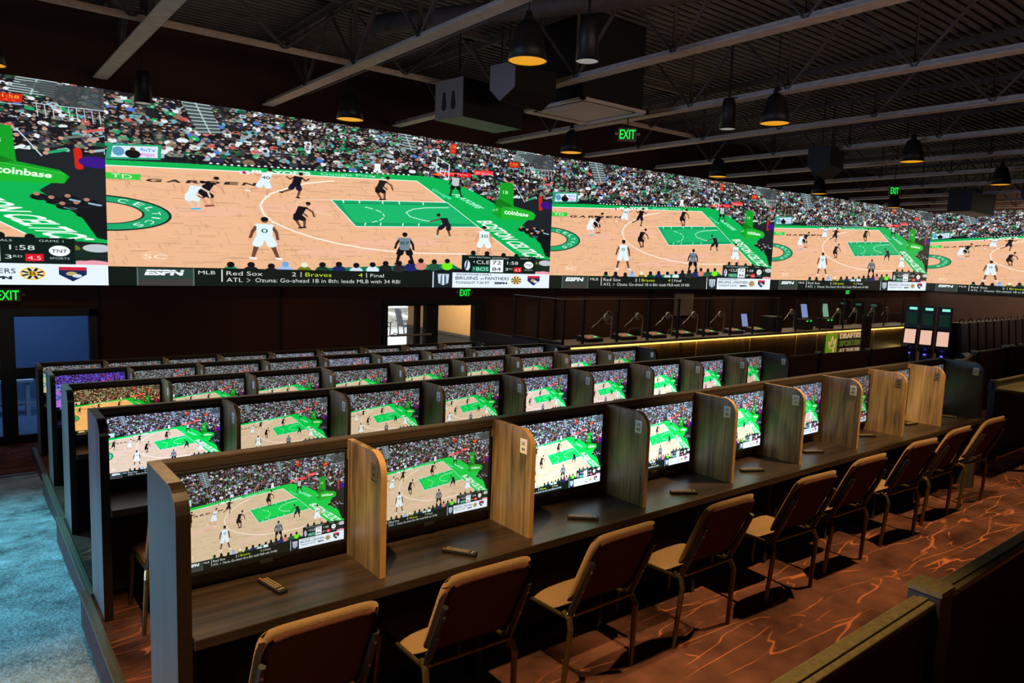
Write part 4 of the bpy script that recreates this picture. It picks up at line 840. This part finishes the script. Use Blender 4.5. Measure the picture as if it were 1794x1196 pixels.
def build_joist():
    r = empty('roof_joist', (0, 0, 0), 'x', 'roof joist', 'parallel steel roof joists')
    z0, z1 = H+2.77, H+3.86; y0, y1 = -2.9, 14.02
    MB().box((-.105, y0, z0), (.105, y1, z0+.018)).box((-.02, y0, z0+.018), (.02, y1, z0+.10)).obj('bottom_chord', M_STEEL, r)
    MB().box((-.09, y0, z1), (.09, y1, z1+.02)).box((-.02, y0, z1-.09), (.02, y1, z1)).obj('top_chord', M_STEEL_D, r)
    m2 = MB(); n = 9; st = (y1-y0)/n
    pts = []
    for i in range(n):
        a = y0+i*st; pts += [(0, a, z0+.05), (0, a+.01, z1-.04), (0, a+.02, z0+.05), (0, a+st/2, z1-.04)]
    m2.tube(pts, .034, 5)
    m2.obj('web', M_STEEL_D, r); return r
for x, d in zip(BX[1:], bdesc[1:]):
    if jp is None: jp = build_joist(); jp.location = (x, 0, 0); jp['label'] = d
    else: dup(jp, (x, 0, 0), 0, d)
tp = None
for y, d in ((10.65, 'dark truss running left to right across the pale roof joists'),):
    if tp is None:
        tp = empty('bridging_truss', (0, y, 0), d, 'truss', 'trusses across the joists')
        MB().box((-9.2, -.04, H+2.90), (13.5, -.01, H+2.94)).box((-9.2, .02, H+2.93), (13.5, .05, H+3.0)).obj('bottom_chord', M_STEEL, tp)
        MB().box((-9.2, -.04, H+3.80), (13.5, .04, H+3.88)).obj('top_chord', M_STEEL_D, tp)
        m2 = MB(); m2.tube([(-8.0+i*1.0, 0, H+(2.95 if i % 2 == 0 else 3.80)) for i in range(22)], .03, 5)
        m2.obj('web', M_STEEL_D, tp)
    else: dup(tp, (0, y, 0), 0, d)
# spiral duct and conduits between the joists
o = MB().tube([(5.2, 10.2, H+3.45), (6.1, 8.6, H+3.45), (7.0, 7.0, H+3.45), (7.9, 5.4, H+3.45)], .14, 14).obj('air_duct', M_STEEL_D, smooth=True); tag(o, 'round dark air duct slanting between the joists above the lamps', 'duct')
o = MB().tube([(5.6, -2.5, H+3.06), (5.6, 13.9, H+3.06)], .022, 8).obj('conduit_pipe', M_STEEL_D, smooth=True); tag(o, 'thin dark conduit pipe running beside the long pale joist', 'pipe')

# ------------------------------------------------------------------ pendant lamps
def build_pendant():
    r = empty('pendant_lamp', (0, 0, 0), 'x', 'pendant lamp', 'black pendant lamps with amber insides')
    MB().lathe([(.0, .44), (.09, .44), (.13, .40), (.16, .30), (.20, .16), (.232, 0), (.226, 0), (.19, .16), (.15, .30), (.10, .38)], n=32).obj('lamp_shade', M_SHADE, r, smooth=True)
    MB().lathe([(.0, .018), (.12, .017), (.224, .014)], n=32).obj('diffuser', M_AMBER, r, smooth=True, fix=False)
    MB().tube([(0, 0, .44), (0, 0, .56)], [.06, .035], 12).obj('socket_cap', M_SHADE, r); MB().tube([(0, 0, .54), (0, 0, 1.68)], .008, 6).obj('cord', M_MATTE, r)
    return r
PL = [(5.387, 6.72, 'large black pendant lamp nearest the camera at the top centre'), (5.53, 11.69, 'black pendant lamp in front of the widest video picture, at its top edge'), (10.38, 6.65, 'black pendant lamp hanging over the middle desks, right of the ceiling exit sign'),
      (10.42, 11.42, 'black pendant lamp just below and left of the hanging exit sign'), (15.6, 6.79, 'black pendant lamp right of the loudspeaker cluster in the upper right'), (20.6, 6.81, 'black pendant lamp farthest to the right in the photo'),
      (15.45, 11.4, 'black pendant lamp above the border of the third and fourth video pictures'), (20.47, 11.47, 'small distant pendant lamp touching the fourth video picture'), (25.86, 11.72, 'most distant pendant lamp, near the video wall corner'), (.5, 11.9, 'pendant lamp cut by the left edge of the photo'),
      (.55, 1.75, 'pendant lamp above the left end of the near aisle'), (5.87, 1.8, 'pendant lamp above the middle of the near aisle'), (10.9, 1.8, 'pendant lamp above the right end of the near aisle')]
pp = None
for x, y, d in PL:
    if pp is None: pp = build_pendant(); pp.location = (x, y, H+2.3); pp['label'] = d
    else: dup(pp, (x, y, H+2.3), 0, d)
for x, y, d in PL[:-3]: spot('pendant_light', (x, y, H+2.29), (x, y, 0), 110, (1.0, .62, .30), 96, .6, .08)
def build_cyl():
    r = empty('cylinder_downlight', (0, 0, 0), 'x', 'downlight', 'narrow black downlights')
    MB().lathe([(.0, .50), (.085, .50), (.105, .42), (.135, 0), (.13, 0), (.10, .40)], n=28).obj('lamp_shade', M_SHADE, r, smooth=True)
    MB().lathe([(.0, .010), (.128, .010)], n=28).obj('lens', M_GREY_LENS, r, fix=False); MB().tube([(0, 0, .5), (0, 0, 1.6)], .018, 6).obj('stem', M_SHADE, r); return r
cd = None
for x, y, d in ((5.9, 6.26, 'narrow black downlight with a pale grey lens, right of the large pendant'), (10.34, 7.5, 'narrow dark downlight with a grey lens, behind the middle pendant lamp'), (2.60, 13.1, 'small round ceiling lamp hanging just above the video wall at the left')):
    if cd is None: cd = build_cyl(); cd.location = (x, y, H+2.31); cd['label'] = d
    else: dup(cd, (x, y, H+2.31), 0, d)

# ------------------------------------------------------------------ ceiling diffuser, loudspeakers
dz = H+2.6; df = empty('air_diffuser', (8.8, 9.35, dz), 'square grey air diffuser box hanging left of the ceiling exit sign', 'diffuser')
mb = MB(); a = .78
for x0, y0, x1, y1 in ((-a, -a, a, -a+.07), (-a, a-.07, a, a), (-a, -a, -a+.07, a), (a-.07, -a, a, a)): mb.box((x0, y0, -.01), (x1, y1, .03))
mb.obj('frame', M_CHROME if False else mat('grey_diffuser_frame', (0.62, 0.52, 0.48), 0.5), df)
MB().box((-a+.07, -a+.07, .03), (a-.07, a-.07, .06)).obj('grille', M_MATTE, df)
MB().box((-.58, -.58, .0), (.58, .58, .02)).obj('face_plate', mat('grey_diffuser_plate', (0.62, 0.50, 0.46), 0.6), df); MB().box((-.7, -.7, .06), (.7, .7, 1.39)).obj('duct_box', M_SHADE, df)
def speaker(loc, rz, label, sx=1.25, sy=.5, sz=.55, ports=True, wedge=False):
    pm = mat('grey_speaker_plate', (0.22, 0.19, 0.18), 0.6) if loc[0] < 10 else M_SHADE
    r = empty('loudspeaker', loc, label, 'loudspeaker', 'dark ceiling loudspeakers', rz)
    if wedge: poly = [(-sy/2, sz), (sy/2, sz), (sy/2, sz*.35), (0.04, 0), (-sy/2, sz*.3)]
    else: poly = [(-sy/2, sz), (sy/2, sz), (sy/2, 0), (-sy/2, 0)]
    MB().prism(poly, 0, -sx/2, sx/2).obj('cabinet', M_SHADE, r, bevel=.01)
    e = MB().prism(poly, 0, -sx/2-.012, -sx/2); sp = e.obj('side_plate', pm, r)
    if ports:
        for yy in (-.11, .11):
            mb = MB(); pts = [(yy-.025, sz*.68), (yy+.025, sz*.68), (yy+.055, sz*.34)] + [(yy+.055*math.cos(t), sz*.30+.055*math.sin(t)) for t in (0, -.6, -1.2, -1.8, -2.4, -3.14)] + [(yy-.055, sz*.34)]
            mb.prism(pts, 0, -sx/2-.016, -sx/2-.010); mb.obj('handle_port', M_MATTE, sp)
    for x in (-sx*.35, sx*.35): MB().tube([(x, 0, sz), (x, 0, H+3.9-loc[2])], .015, 6).obj('hanger', M_MATTE, r)
    return r
speaker((7.05, 10.0, H+2.22), math.radians(8), 'wide dark loudspeaker box with a grey side plate and two ports', 1.35, .66, .60)
speaker((6.86, 8.62, H+2.30), math.radians(8), 'dark wedge loudspeaker with a pointed grey side, left of the diffuser', .9, .5, .52, False, True)
speaker((15.9, 8.8, H+2.15), math.radians(10), 'dark loudspeaker hanging below the roof joists in the upper right middle', .9, .5, .65, False, True)
speaker((27.6, 9.9, H+2.15), math.radians(4), 'very wide dark loudspeaker near the far end of the video wall', 2.6, .7, .75, False)
speaker((25.6, 7.4, H+2.15), math.radians(4), 'dark loudspeaker in front of the far wide one, at the right', 1.5, .6, .7, False, True)

# ------------------------------------------------------------------ cashier booth
BZ = .45; CT = H-1.70; CY = 11.0
struct(box('floor', (10.05, 11.4, 0), (27.0, WALL_Y, BZ), M_CARPET))
ct = empty('cashier_counter', (10.05, CY, 0), 'long dark cashier counter with a warm light strip under its top', 'counter')
def LC(x, y, z): return (x-10.05, y-CY, z)
M_FRONT = wood('counter_front', (0.018, 0.011, 0.006), (0.07, 0.044, 0.022), 2, 0.34, 1.4)
MB().box(LC(10.1, CY+.08, 0), LC(26.7, CY+.14, CT-.06)).obj('front_panel', M_FRONT, ct)
for x in (12.45, 14.6, 16.9, 19.2, 20.35, 23.9): MB().box(LC(x-.008, CY+.074, 0), LC(x+.008, CY+.082, CT-.06)).obj('panel_joint', M_EDGE, ct)
MB().box(LC(10.0, CY-.12, CT-.05), LC(26.9, CY+.75, CT)).obj('countertop', mat('counter_stone', (0.24, 0.19, 0.165), 0.35, 0, 0.15, 12), ct, bevel=.005)
MB().box(LC(10.35, CY+.06, CT-.115), LC(26.65, CY+.08, CT-.085)).obj('light_strip', M_LEDSTRIP, ct)
MB().box(LC(10.0, CY+.14, 0), LC(10.12, 14.2, CT)).obj('side_panel', mat('booth_side_panel', (0.055, 0.045, 0.043), 0.8), ct)
for x in (12.5, 15.5, 18.5, 21.5, 24.5): area('counter_strip_light', (x, CY+.05, CT-.12), (x, CY+.05, 0), 2.9, .02, 7, (1.0, .62, .14))
MB().box(LC(26.7, CY-.15, 0), LC(26.76, CY+.75, CT)).obj('side_panel', mat('gold_metal_return', (0.5, 0.33, 0.12), 0.3, 0.6), ct)
area('counter_end_glow', (26.2, CY-.2, .45), (25.6, CY+.1, .5), .3, .8, 5, (1.0, .66, .18))
# glass screen with posts
gs = empty('glass_screen', (10.05, CY+.02, CT), 'tall clear glass screen with black posts standing on the cashier counter', 'glass screen')
GX = [10.05, 10.62, 11.67, 12.69, 13.755, 14.77, 15.88, 16.88, 18.08]; gt = H-.752-CT
for a, b in zip(GX[:-1], GX[1:]): MB().box((a-10.05+.02, -.005, .05), (b-10.05-.02, .005, gt)).obj('glass_pane', M_GLASS, gs)
for x in GX: MB().box((x-10.05-.022, -.025, 0), (x-10.05+.022, .025, gt)).obj('post', M_FRAME, gs)
for a, b in ((0.02, .8), (.84, 1.62)): MB().box((-.005, a, .05), (.005, b, gt)).obj('glass_pane', M_GLASS, gs)
for y in (.82, 1.64): MB().box((-.022, y-.022, 0), (.022, y+.022, gt)).obj('post', M_FRAME, gs)
MB().box((-.03, 0, 0), (.03, 1.66, .05)).obj('base_rail', M_FRAME, gs)
MB().box((0, -.008, gt), (8.03, .008, gt+.010)).obj('top_edge', mat('pale_glass_edge', (0.35, 0.38, 0.38), 0.3), gs); MB().box((-.008, 0, gt), (.008, 1.66, gt+.010)).obj('top_edge', MATS['pale_glass_edge'], gs)
g2 = empty('glass_screen', (19.0, CY+.02, CT), 'clear glass screen with thin posts behind the far half of the cashier counter', 'glass screen')
for i in range(6): MB().box((i*1.35+.02, -.005, .05), (i*1.35+1.33, .005, gt-.03)).obj('glass_pane', M_GLASS, g2)
for i in range(7): MB().box((i*1.35-.02, -.02, 0), (i*1.35+.02, .02, gt-.03)).obj('post', M_FRAME, g2)
# round intercom speakers on curved arms
def build_intercom(ring=False):
    r = empty('intercom', (0, 0, 0), 'x', 'intercom', 'round intercoms on curved arms')
    MB().tube([(0, .0, 0), (0, .05, 0)], .085, 20).obj('speaker_disc', M_CHROME, r, smooth=False, bevel=.008)
    MB().tube([(-.08, .02, -.01), (-.18, .0, -.02), (-.30, -.02, -.11), (-.46, -.05, -.17), (-.52, -.05, -.22)], .012, 8).obj('gooseneck', M_CHROME, r, smooth=True)
    MB().tube([(.08, .02, 0), (.16, .04, .0), (.20, .05, -.06), (.20, .06, -.51)], .012, 8).obj('stand', M_CHROME, r, smooth=True)
    return r
ip = None
ix = [(11.68, H-1.13), (12.73, H-1.15), (13.82, H-1.16), (14.81, H-1.15), (15.93, H-1.15), (19.35, H-1.14), (22.05, H-1.12), (23.1, H-1.12), (24.3, H-1.11), (25.3, H-1.1)]
for i, (x, z) in enumerate(ix):
    d = '%s round metal intercom on a curved arm along the cashier glass, from the left' % (ORD+['tenth'])[i]
    z = CT+.515
    if ip is None: ip = build_intercom(); ip.location = (x, CY+.35, z); ip['label'] = d
    else: dup(ip, (x, CY+.35, z), 0, d)
o = MB().tube([(.11*math.cos(t)+11.68, CY+.30, CT+.515+.15*math.sin(t)) for t in [i*math.pi/12 for i in range(25)]], .006, 6, caps=False).obj('wire_hoop', M_CHROME); tag(o, 'thin wire hoop around the first round intercom', 'hoop')
# ticket terminals with red and green lights
def build_term():
    r = empty('ticket_terminal', (0, 0, 0), 'x', 'ticket terminal', 'low ticket terminals on the cashier counter')
    MB().prism([(-.18, 0), (.18, 0), (.18, .12), (-.18, .07)], 0, -.24, .24).obj('case', M_BLACK, r, bevel=.008)
    R = Matrix.Rotation(math.atan2(.05, .36), 3, 'X')
    MB().box((-.21, -.15, .098), (.21, .15, .102), R, (0, 0, .1)).obj('cover', mat('pale_terminal_cover', (0.42, 0.36, 0.33), 0.5), r)
    MB().box((-.13, -.10, .098), (-.05, -.04, .108), R, (0, 0, .1)).obj('red_light', M_REDL, r); MB().box((.07, -.08, .098), (.15, -.02, .108), R, (0, 0, .1)).obj('green_light', M_GRNL, r); return r
tp2 = None
for i, x in enumerate([11.15, 12.25, 13.3, 14.35, 15.35, 16.45, 17.5]):
    d = '%s black ticket terminal with red and green lights from the left end of the counter' % ORD[i]
    if tp2 is None: tp2 = build_term(); tp2.location = (x, CY+.33, CT); tp2['label'] = d
    else: dup(tp2, (x, CY+.33, CT), 0, d)
def monitor(x, label, mt, w_=.26, h_=.34, z=.16, lit=False):
    r = empty('teller_monitor', (x, CY+.35, CT), label, 'monitor', 'small monitors on the cashier counter')
    MB().box((-.08, -.08, 0), (.08, .08, .02)).obj('base', M_BLACK, r); MB().box((-.02, .02, .0), (.02, .05, z+.2)).obj('stem', M_BLACK, r)
    R = Matrix.Rotation(math.radians(-12), 3, 'X')
    MB().box((-w_/2-.015, -.02, z-.015), (w_/2+.015, .015, z+h_+.015), R, (0, 0, z+h_/2)).obj('housing', M_BLACK, r)
    MB().box((-w_/2, -.026, z), (w_/2, -.021, z+h_), R, (0, 0, z+h_/2)).obj('screen', mt, r)
    if lit: MB().box((-.25, -.2, 0), (.25, .12, z-.04)).obj('printer_case', M_BLACK, r); MB().box((-.15, -.21, z-.1), (-.07, -.2, z-.07)).obj('green_light', M_GRNL, r); MB().box((.05, -.21, z-.1), (.13, -.2, z-.07)).obj('green_light', M_GRNL, r)
monitor(16.95, 'small blue teller monitor behind the glass screen', M_SCR_B); monitor(19.95, 'blue teller monitor on a black printer, left of a pair', M_SCR_B, .32, .40, .34, True); monitor(21.15, 'green teller monitor on a black printer, right of a pair', M_SCR_G, .32, .40, .34, True)
o = MB().box((17.98, CY+.1, CT), (18.45, CY+.5, CT+.42)).obj('cash_box', M_BLACK, bevel=.01); tag(o, 'square black box standing on the cashier counter at the end of the glass', 'box')
o = MB().box((17.60, 14.25, H-1.50), (18.50, 14.29, H-.80)).obj('notice_board', mat('tan_board', (0.35, 0.25, 0.19), 0.7)); tag(o, 'tan upright notice board on the wall behind the cashier booth', 'board')
# office chairs behind the glass
def build_ochair():
    r = empty('office_chair', (0, 0, 0), 'x', 'chair', 'office chairs behind the cashier counter')
    v, f = cushion(.5, .55, .08, .02); MB().add([(x, .28-(z*.9)-.0, y+1.0) for x, y, z in v], f).obj('backrest', M_SHADE, r, smooth=True)
    v, f = cushion(.5, .5, .08, .02); MB().add([(x, y, z+.48) for x, y, z in v], f).obj('seat', M_SHADE, r, smooth=True)
    MB().tube([(0, 0, .08), (0, 0, .5)], .03, 8).obj('gas_column', M_BLACK, r); m2 = MB()
    for i in range(5): t = i*2*math.pi/5; m2.tube([(0, 0, .10), (.28*math.cos(t), .28*math.sin(t), .03)], .02, 6)
    m2.obj('star_base', M_BLACK, r); MB().tube([(0, .22, .5), (0, .26, .85)], .02, 6).obj('back_support', M_BLACK, r); return r
oc = build_ochair(); oc.location = (14.0, CY+1.35, BZ); oc['label'] = 'black office chair behind the glass, between the third and fourth intercoms'
dup(oc, (15.2, CY+1.3, BZ), 2.6, 'black office chair behind the glass, below the fourth round intercom'); dup(oc, (16.3, CY+1.3, BZ), 3.0, 'black office chair behind the glass, right of the fifth round intercom')
dup(oc, (22.0, CY+1.5, BZ), 2.8, 'dark office chair behind the far half of the cashier counter'); dup(oc, (24.2, CY+1.5, BZ), 3.3, 'dark office chair near the far right end of the cashier counter')
# sign on the counter front
sg = empty('sportsbook_sign', (20.85, CY+.07, 0), 'backlit sportsbook sign with a green crown square on the counter front', 'sign')
MB().box((0, -.02, H-2.56), (.66, 0, H-1.86)).obj('logo_panel', emis('lime_logo_panel', (0.13, 0.25, 0.008), .8), sg)
mb = MB(); cxs, czs = .33, H-2.22
mb.tube([(cxs-.21, -.03, czs+.12), (cxs-.12, -.03, czs-.08), (cxs+.14, -.03, czs-.06), (cxs+.21, -.03, czs+.20), (cxs+.10, -.03, czs+.04), (cxs, -.03, czs+.27), (cxs-.10, -.03, czs+.04), (cxs-.21, -.03, czs+.12)], .022, 6)
mb.tube([(cxs+.08, -.03, czs-.08), (cxs+.10, -.03, czs-.22), (cxs-.02, -.03, czs-.30), (cxs-.14, -.03, czs-.24)], .03, 6); mb.obj('crown_emblem', emis('tan_emblem', (.75, .42, .18), .7), sg)
for t_, z_, mt_ in (('DRAFTKINGS', H-2.03, emis('ivory_letters', (.62, .42, .22), .7)), ('SPORTSBOOK', H-2.27, emis('olive_letters', (.09, .12, .015), .7)), ('AT THE BROOK', H-2.47, emis('dim_letters', (.42, .26, .16), .8))):
    text_obj(t_, 'lettering', mt_, sg, (.80, -.012, z_), (1, 0, 0), (0, 0, 1), (.16 if z_ > H-2.2 else .18 if z_ > H-2.4 else .13), 1.95, depth=.02, bold=.03)
# dark free-standing poster in front of the counter
ps = empty('poster_stand', (22.35, 10.6, 0), 'dark narrow poster stand hiding the end of the sportsbook sign', 'poster stand')
MB().box((-.28, -.02, .55), (.28, .02, 2.0)).obj('poster', mat('dark_red_poster', (0.035, 0.012, 0.012), 0.7), ps); MB().box((-.3, -.03, 2.0), (.3, .03, 2.04)).obj('top_bar', M_SHADE, ps); MB().tube([(0, 0, .02), (0, 0, .56)], .02, 8).obj('pole', M_FRAME, ps); MB().lathe([(0, .025), (.22, .02), (.23, 0)], n=24).obj('base', M_FRAME, ps)
mb = MB()
for x in (-.13, .13): mb.box((x-.06, -.026, 1.55), (x+.06, -.021, 1.85)); mb.box((x-.07, -.026, 1.25), (x+.07, -.021, 1.38))
mb.obj('printed_figures', mat('poster_skin_tone', (0.16, 0.075, 0.05), 0.7), ps)

# ------------------------------------------------------------------ betting kiosks and slot machines at the far right
def build_kiosk():
    r = empty('betting_kiosk', (0, 0, 0), 'x', 'kiosk', 'betting kiosks by the cashier counter')
    MB().prism([(.30, 0), (-.22, 0), (-.22, .12), (.02, .85), (-.40, 1.02), (-.40, 1.08), (.02, 1.62), (.06, 2.36), (.14, 2.36), (.30, 1.4)], 0, -.205, .205).obj('cabinet', M_BLACK, r, bevel=.01)
    MB().add([(-.16, -.36, 1.14), (.16, -.36, 1.14), (.16, -.02, 1.575), (-.16, -.02, 1.575)], [(0, 1, 2, 3)]).obj('touch_screen', M_SCR_P, r, fix=False)
    MB().box((-.09, .018, 2.22), (.13, .05, 2.30)).obj('header_screen', M_SCR_T, r); MB().box((-.15, .005, 1.74), (.15, .04, 2.12)).obj('upper_screen', M_SCR_K, r)
    MB().box((-.20, -.225, .1), (-.14, -.215, .9)).obj('gold_stripe', M_EDGE, r); MB().box((-.03, -.20, .78), (.05, -.10, .82)).obj('blue_light', M_BLUEL, r); return r
kp = build_kiosk(); kz = .0; kp.location = (24.95, 10.38, kz); kp.rotation_euler = (0, 0, math.radians(-70)); kp['label'] = 'leftmost betting kiosk with a green header screen, beside the counter end'
dup(kp, (24.9, 9.87, kz), math.radians(-70), 'middle betting kiosk with a green header screen'); dup(kp, (24.85, 9.35, kz), math.radians(-70), 'rightmost betting kiosk with a green header screen')
def build_slot():
    r = empty('slot_machine', (0, 0, 0), 'x', 'slot machine', 'slot machines along the far right')
    MB().prism([(.35, 0), (-.25, 0), (-.30, .75), (-.10, .90), (0.0, 1.86), (.35, 1.86)], 0, -.30, .30).obj('cabinet', M_BLACK, r, bevel=.012)
    MB().box((-.24, -.02, 1.02), (.24, .0, 1.75), Matrix.Rotation(math.radians(-5), 3, 'X')).obj('display', mat('dim_slot_glass', (0.03, 0.028, 0.035), 0.15, emit=(.05, .05, .07), estr=.5), r)
    MB().tube([(-.22, .1, 1.86), (-.12, .1, 1.95), (.0, .1, 1.98), (.12, .1, 1.95), (.22, .1, 1.86)], .018, 6).obj('topper_arch', M_SHADE, r)
    MB().box((-.27, -.29, .74), (.27, -.11, .78)).obj('button_deck', M_CHROME, r); return r
sp_ = None
for i in range(11):
    x = 25.8+i*.78; d = '%s slot machine from the left in the dim bank at the far right' % (ORD+['tenth', 'eleventh'])[i]
    if sp_ is None: sp_ = build_slot(); sp_.location = (x, 9.1, 0); sp_['label'] = d
    else: dup(sp_, (x, 9.1+i*.02, 0), 0, d)
def build_stool():
    r = empty('casino_chair', (0, 0, 0), 'x', 'chair', 'high backed chairs in front of the slot machines')
    v, f = cushion(.48, .62, .08, .02); MB().add([(x, -.25-z, y+.95) for x, y, z in v], f).obj('backrest', M_SHADE, r, smooth=True)
    v, f = cushion(.46, .46, .09, .02); MB().add([(x, y, z+.46) for x, y, z in v], f).obj('seat', M_SHADE, r, smooth=True)
    MB().tube([(0, 0, .03), (0, 0, .48)], .035, 10).obj('pedestal', M_CHROME, r); MB().lathe([(0, .04), (.2, .03), (.23, 0)], n=20).obj('base', M_CHROME, r); return r
st = build_stool(); st.location = (25.9, 8.3, 0); st['label'] = 'nearest dark high backed casino chair, left end of the slot bank'
for i in range(1, 10): dup(st, (25.9+i*.78, 8.3, 0), 0.1*math.sin(i*2), '%s dark high backed casino chair from the left of the slot bank' % (ORD+['tenth'])[i])

# ------------------------------------------------------------------ low fences
def fence(path, z0, h, label, post=.05, posts=None, group='dark panelled fences', rail=M_RAIL, wide=.03):
    a = Vector(path[0]); r = empty('fence', (a.x, a.y, z0), label, 'fence', group)
    for p, q in zip(path[:-1], path[1:]):
        p = Vector(p)-a; q = Vector(q)-a; d = (q-p); L_ = d.length; an = math.atan2(d.y, d.x); R = Matrix.Rotation(an, 3, 'Z')
        def bx(x0, y0, zz0, x1, y1, zz1):
            m_ = MB(); m_.box((x0, y0, zz0), (x1, y1, zz1)); m_.v = [tuple(R @ Vector(c) + Vector((p.x, p.y, 0))) for c in m_.v]; return m_
        bx(post*.6, -.018, .04, L_-post*.6, .018, h-.02).obj('panel', M_FENCE, r)
        m_ = bx(post*.6, -wide, h-.02, L_-post*.6, wide, h); m_.v and None
        t = m_.obj('top_rail', rail, r, bevel=.004)
        bx(post*.6, -wide*.35, h, L_-post*.6, wide*.35, h+.006).obj('rail_bead', rail, t)
    for p in path:
        q = Vector(p)-a; MB().box((q.x-post, q.y-post, 0), (q.x+post, q.y+post, h+.02)).obj('post', M_FRAME, r); MB().box((q.x-post-.004, q.y-post-.004, h+.02), (q.x+post+.004, q.y+post+.004, h+.035)).obj('post_cap', rail, r)
    return r
fence([(0.55, .80), (2.28, .82), (4.4, .82), (6.4, .82)], TIER[0]+.0, H-.95-TIER[0], 'low fence with a bronze rail and square post, in the lower right corner', post=.045, wide=.032)
fence([(9.25, 5.62), (10.37, 5.60), (11.75, 5.5), (13.2, 5.55)], TIER[1], H-1.235-TIER[1], 'dark panelled fence beyond the right end of the second desk row', post=.04, wide=.02)
fence([(11.3, 4.0), (12.95, 4.37), (14.7, 4.47), (15.9, 4.3)], TIER[0], H-1.20-TIER[0], 'dark panelled fence at the right, behind the drink rail', post=.05, wide=.02)

# ------------------------------------------------------------------ drink rail table at the right end of the nearest aisle
dt = empty('drink_rail_table', (9.55, 2.55, TIER[0]), 'dark high drink rail table right of the nearest desk row', 'table')
tz = H-1.27-TIER[0]
MB().box((.0, .05, tz-.03), (3.2, .50, tz)).obj('table_top', mat('bronze_table_top', (0.11, 0.09, 0.045), 0.35, 0.2, 0.2, 20), dt, bevel=.004)
MB().box((-.02, .46, tz-.03), (3.2, .50, tz+.06)).obj('back_rail', M_FRAME, dt); MB().box((.02, .45, tz+.06), (3.2, .50, tz+.075)).obj('rail_cap', M_CHROME if False else M_RAIL, dt)
MB().box((.03, .40, .12), (3.2, .43, tz-.03)).obj('back_panel', M_MATTE, dt)
for x, y in ((.03, .46), (.42, .12), (3.1, .12), (3.1, .46)): MB().box((x-.035, y-.035, 0), (x+.035, y+.035, tz+(.09 if y > .4 and x < 1 else -.03))).obj('leg', M_FRAME, dt)
fr_ = MB().tube([(.1, .36, .16), (3.1, .36, .16)], .018, 8).obj('foot_rail', mat('brass_foot_rail', (0.5, 0.33, 0.13), 0.25, 0.9), dt)
MB().box((.55, .12, tz), (.72, .28, tz+.02)).obj('tray', M_BLACK, dt)
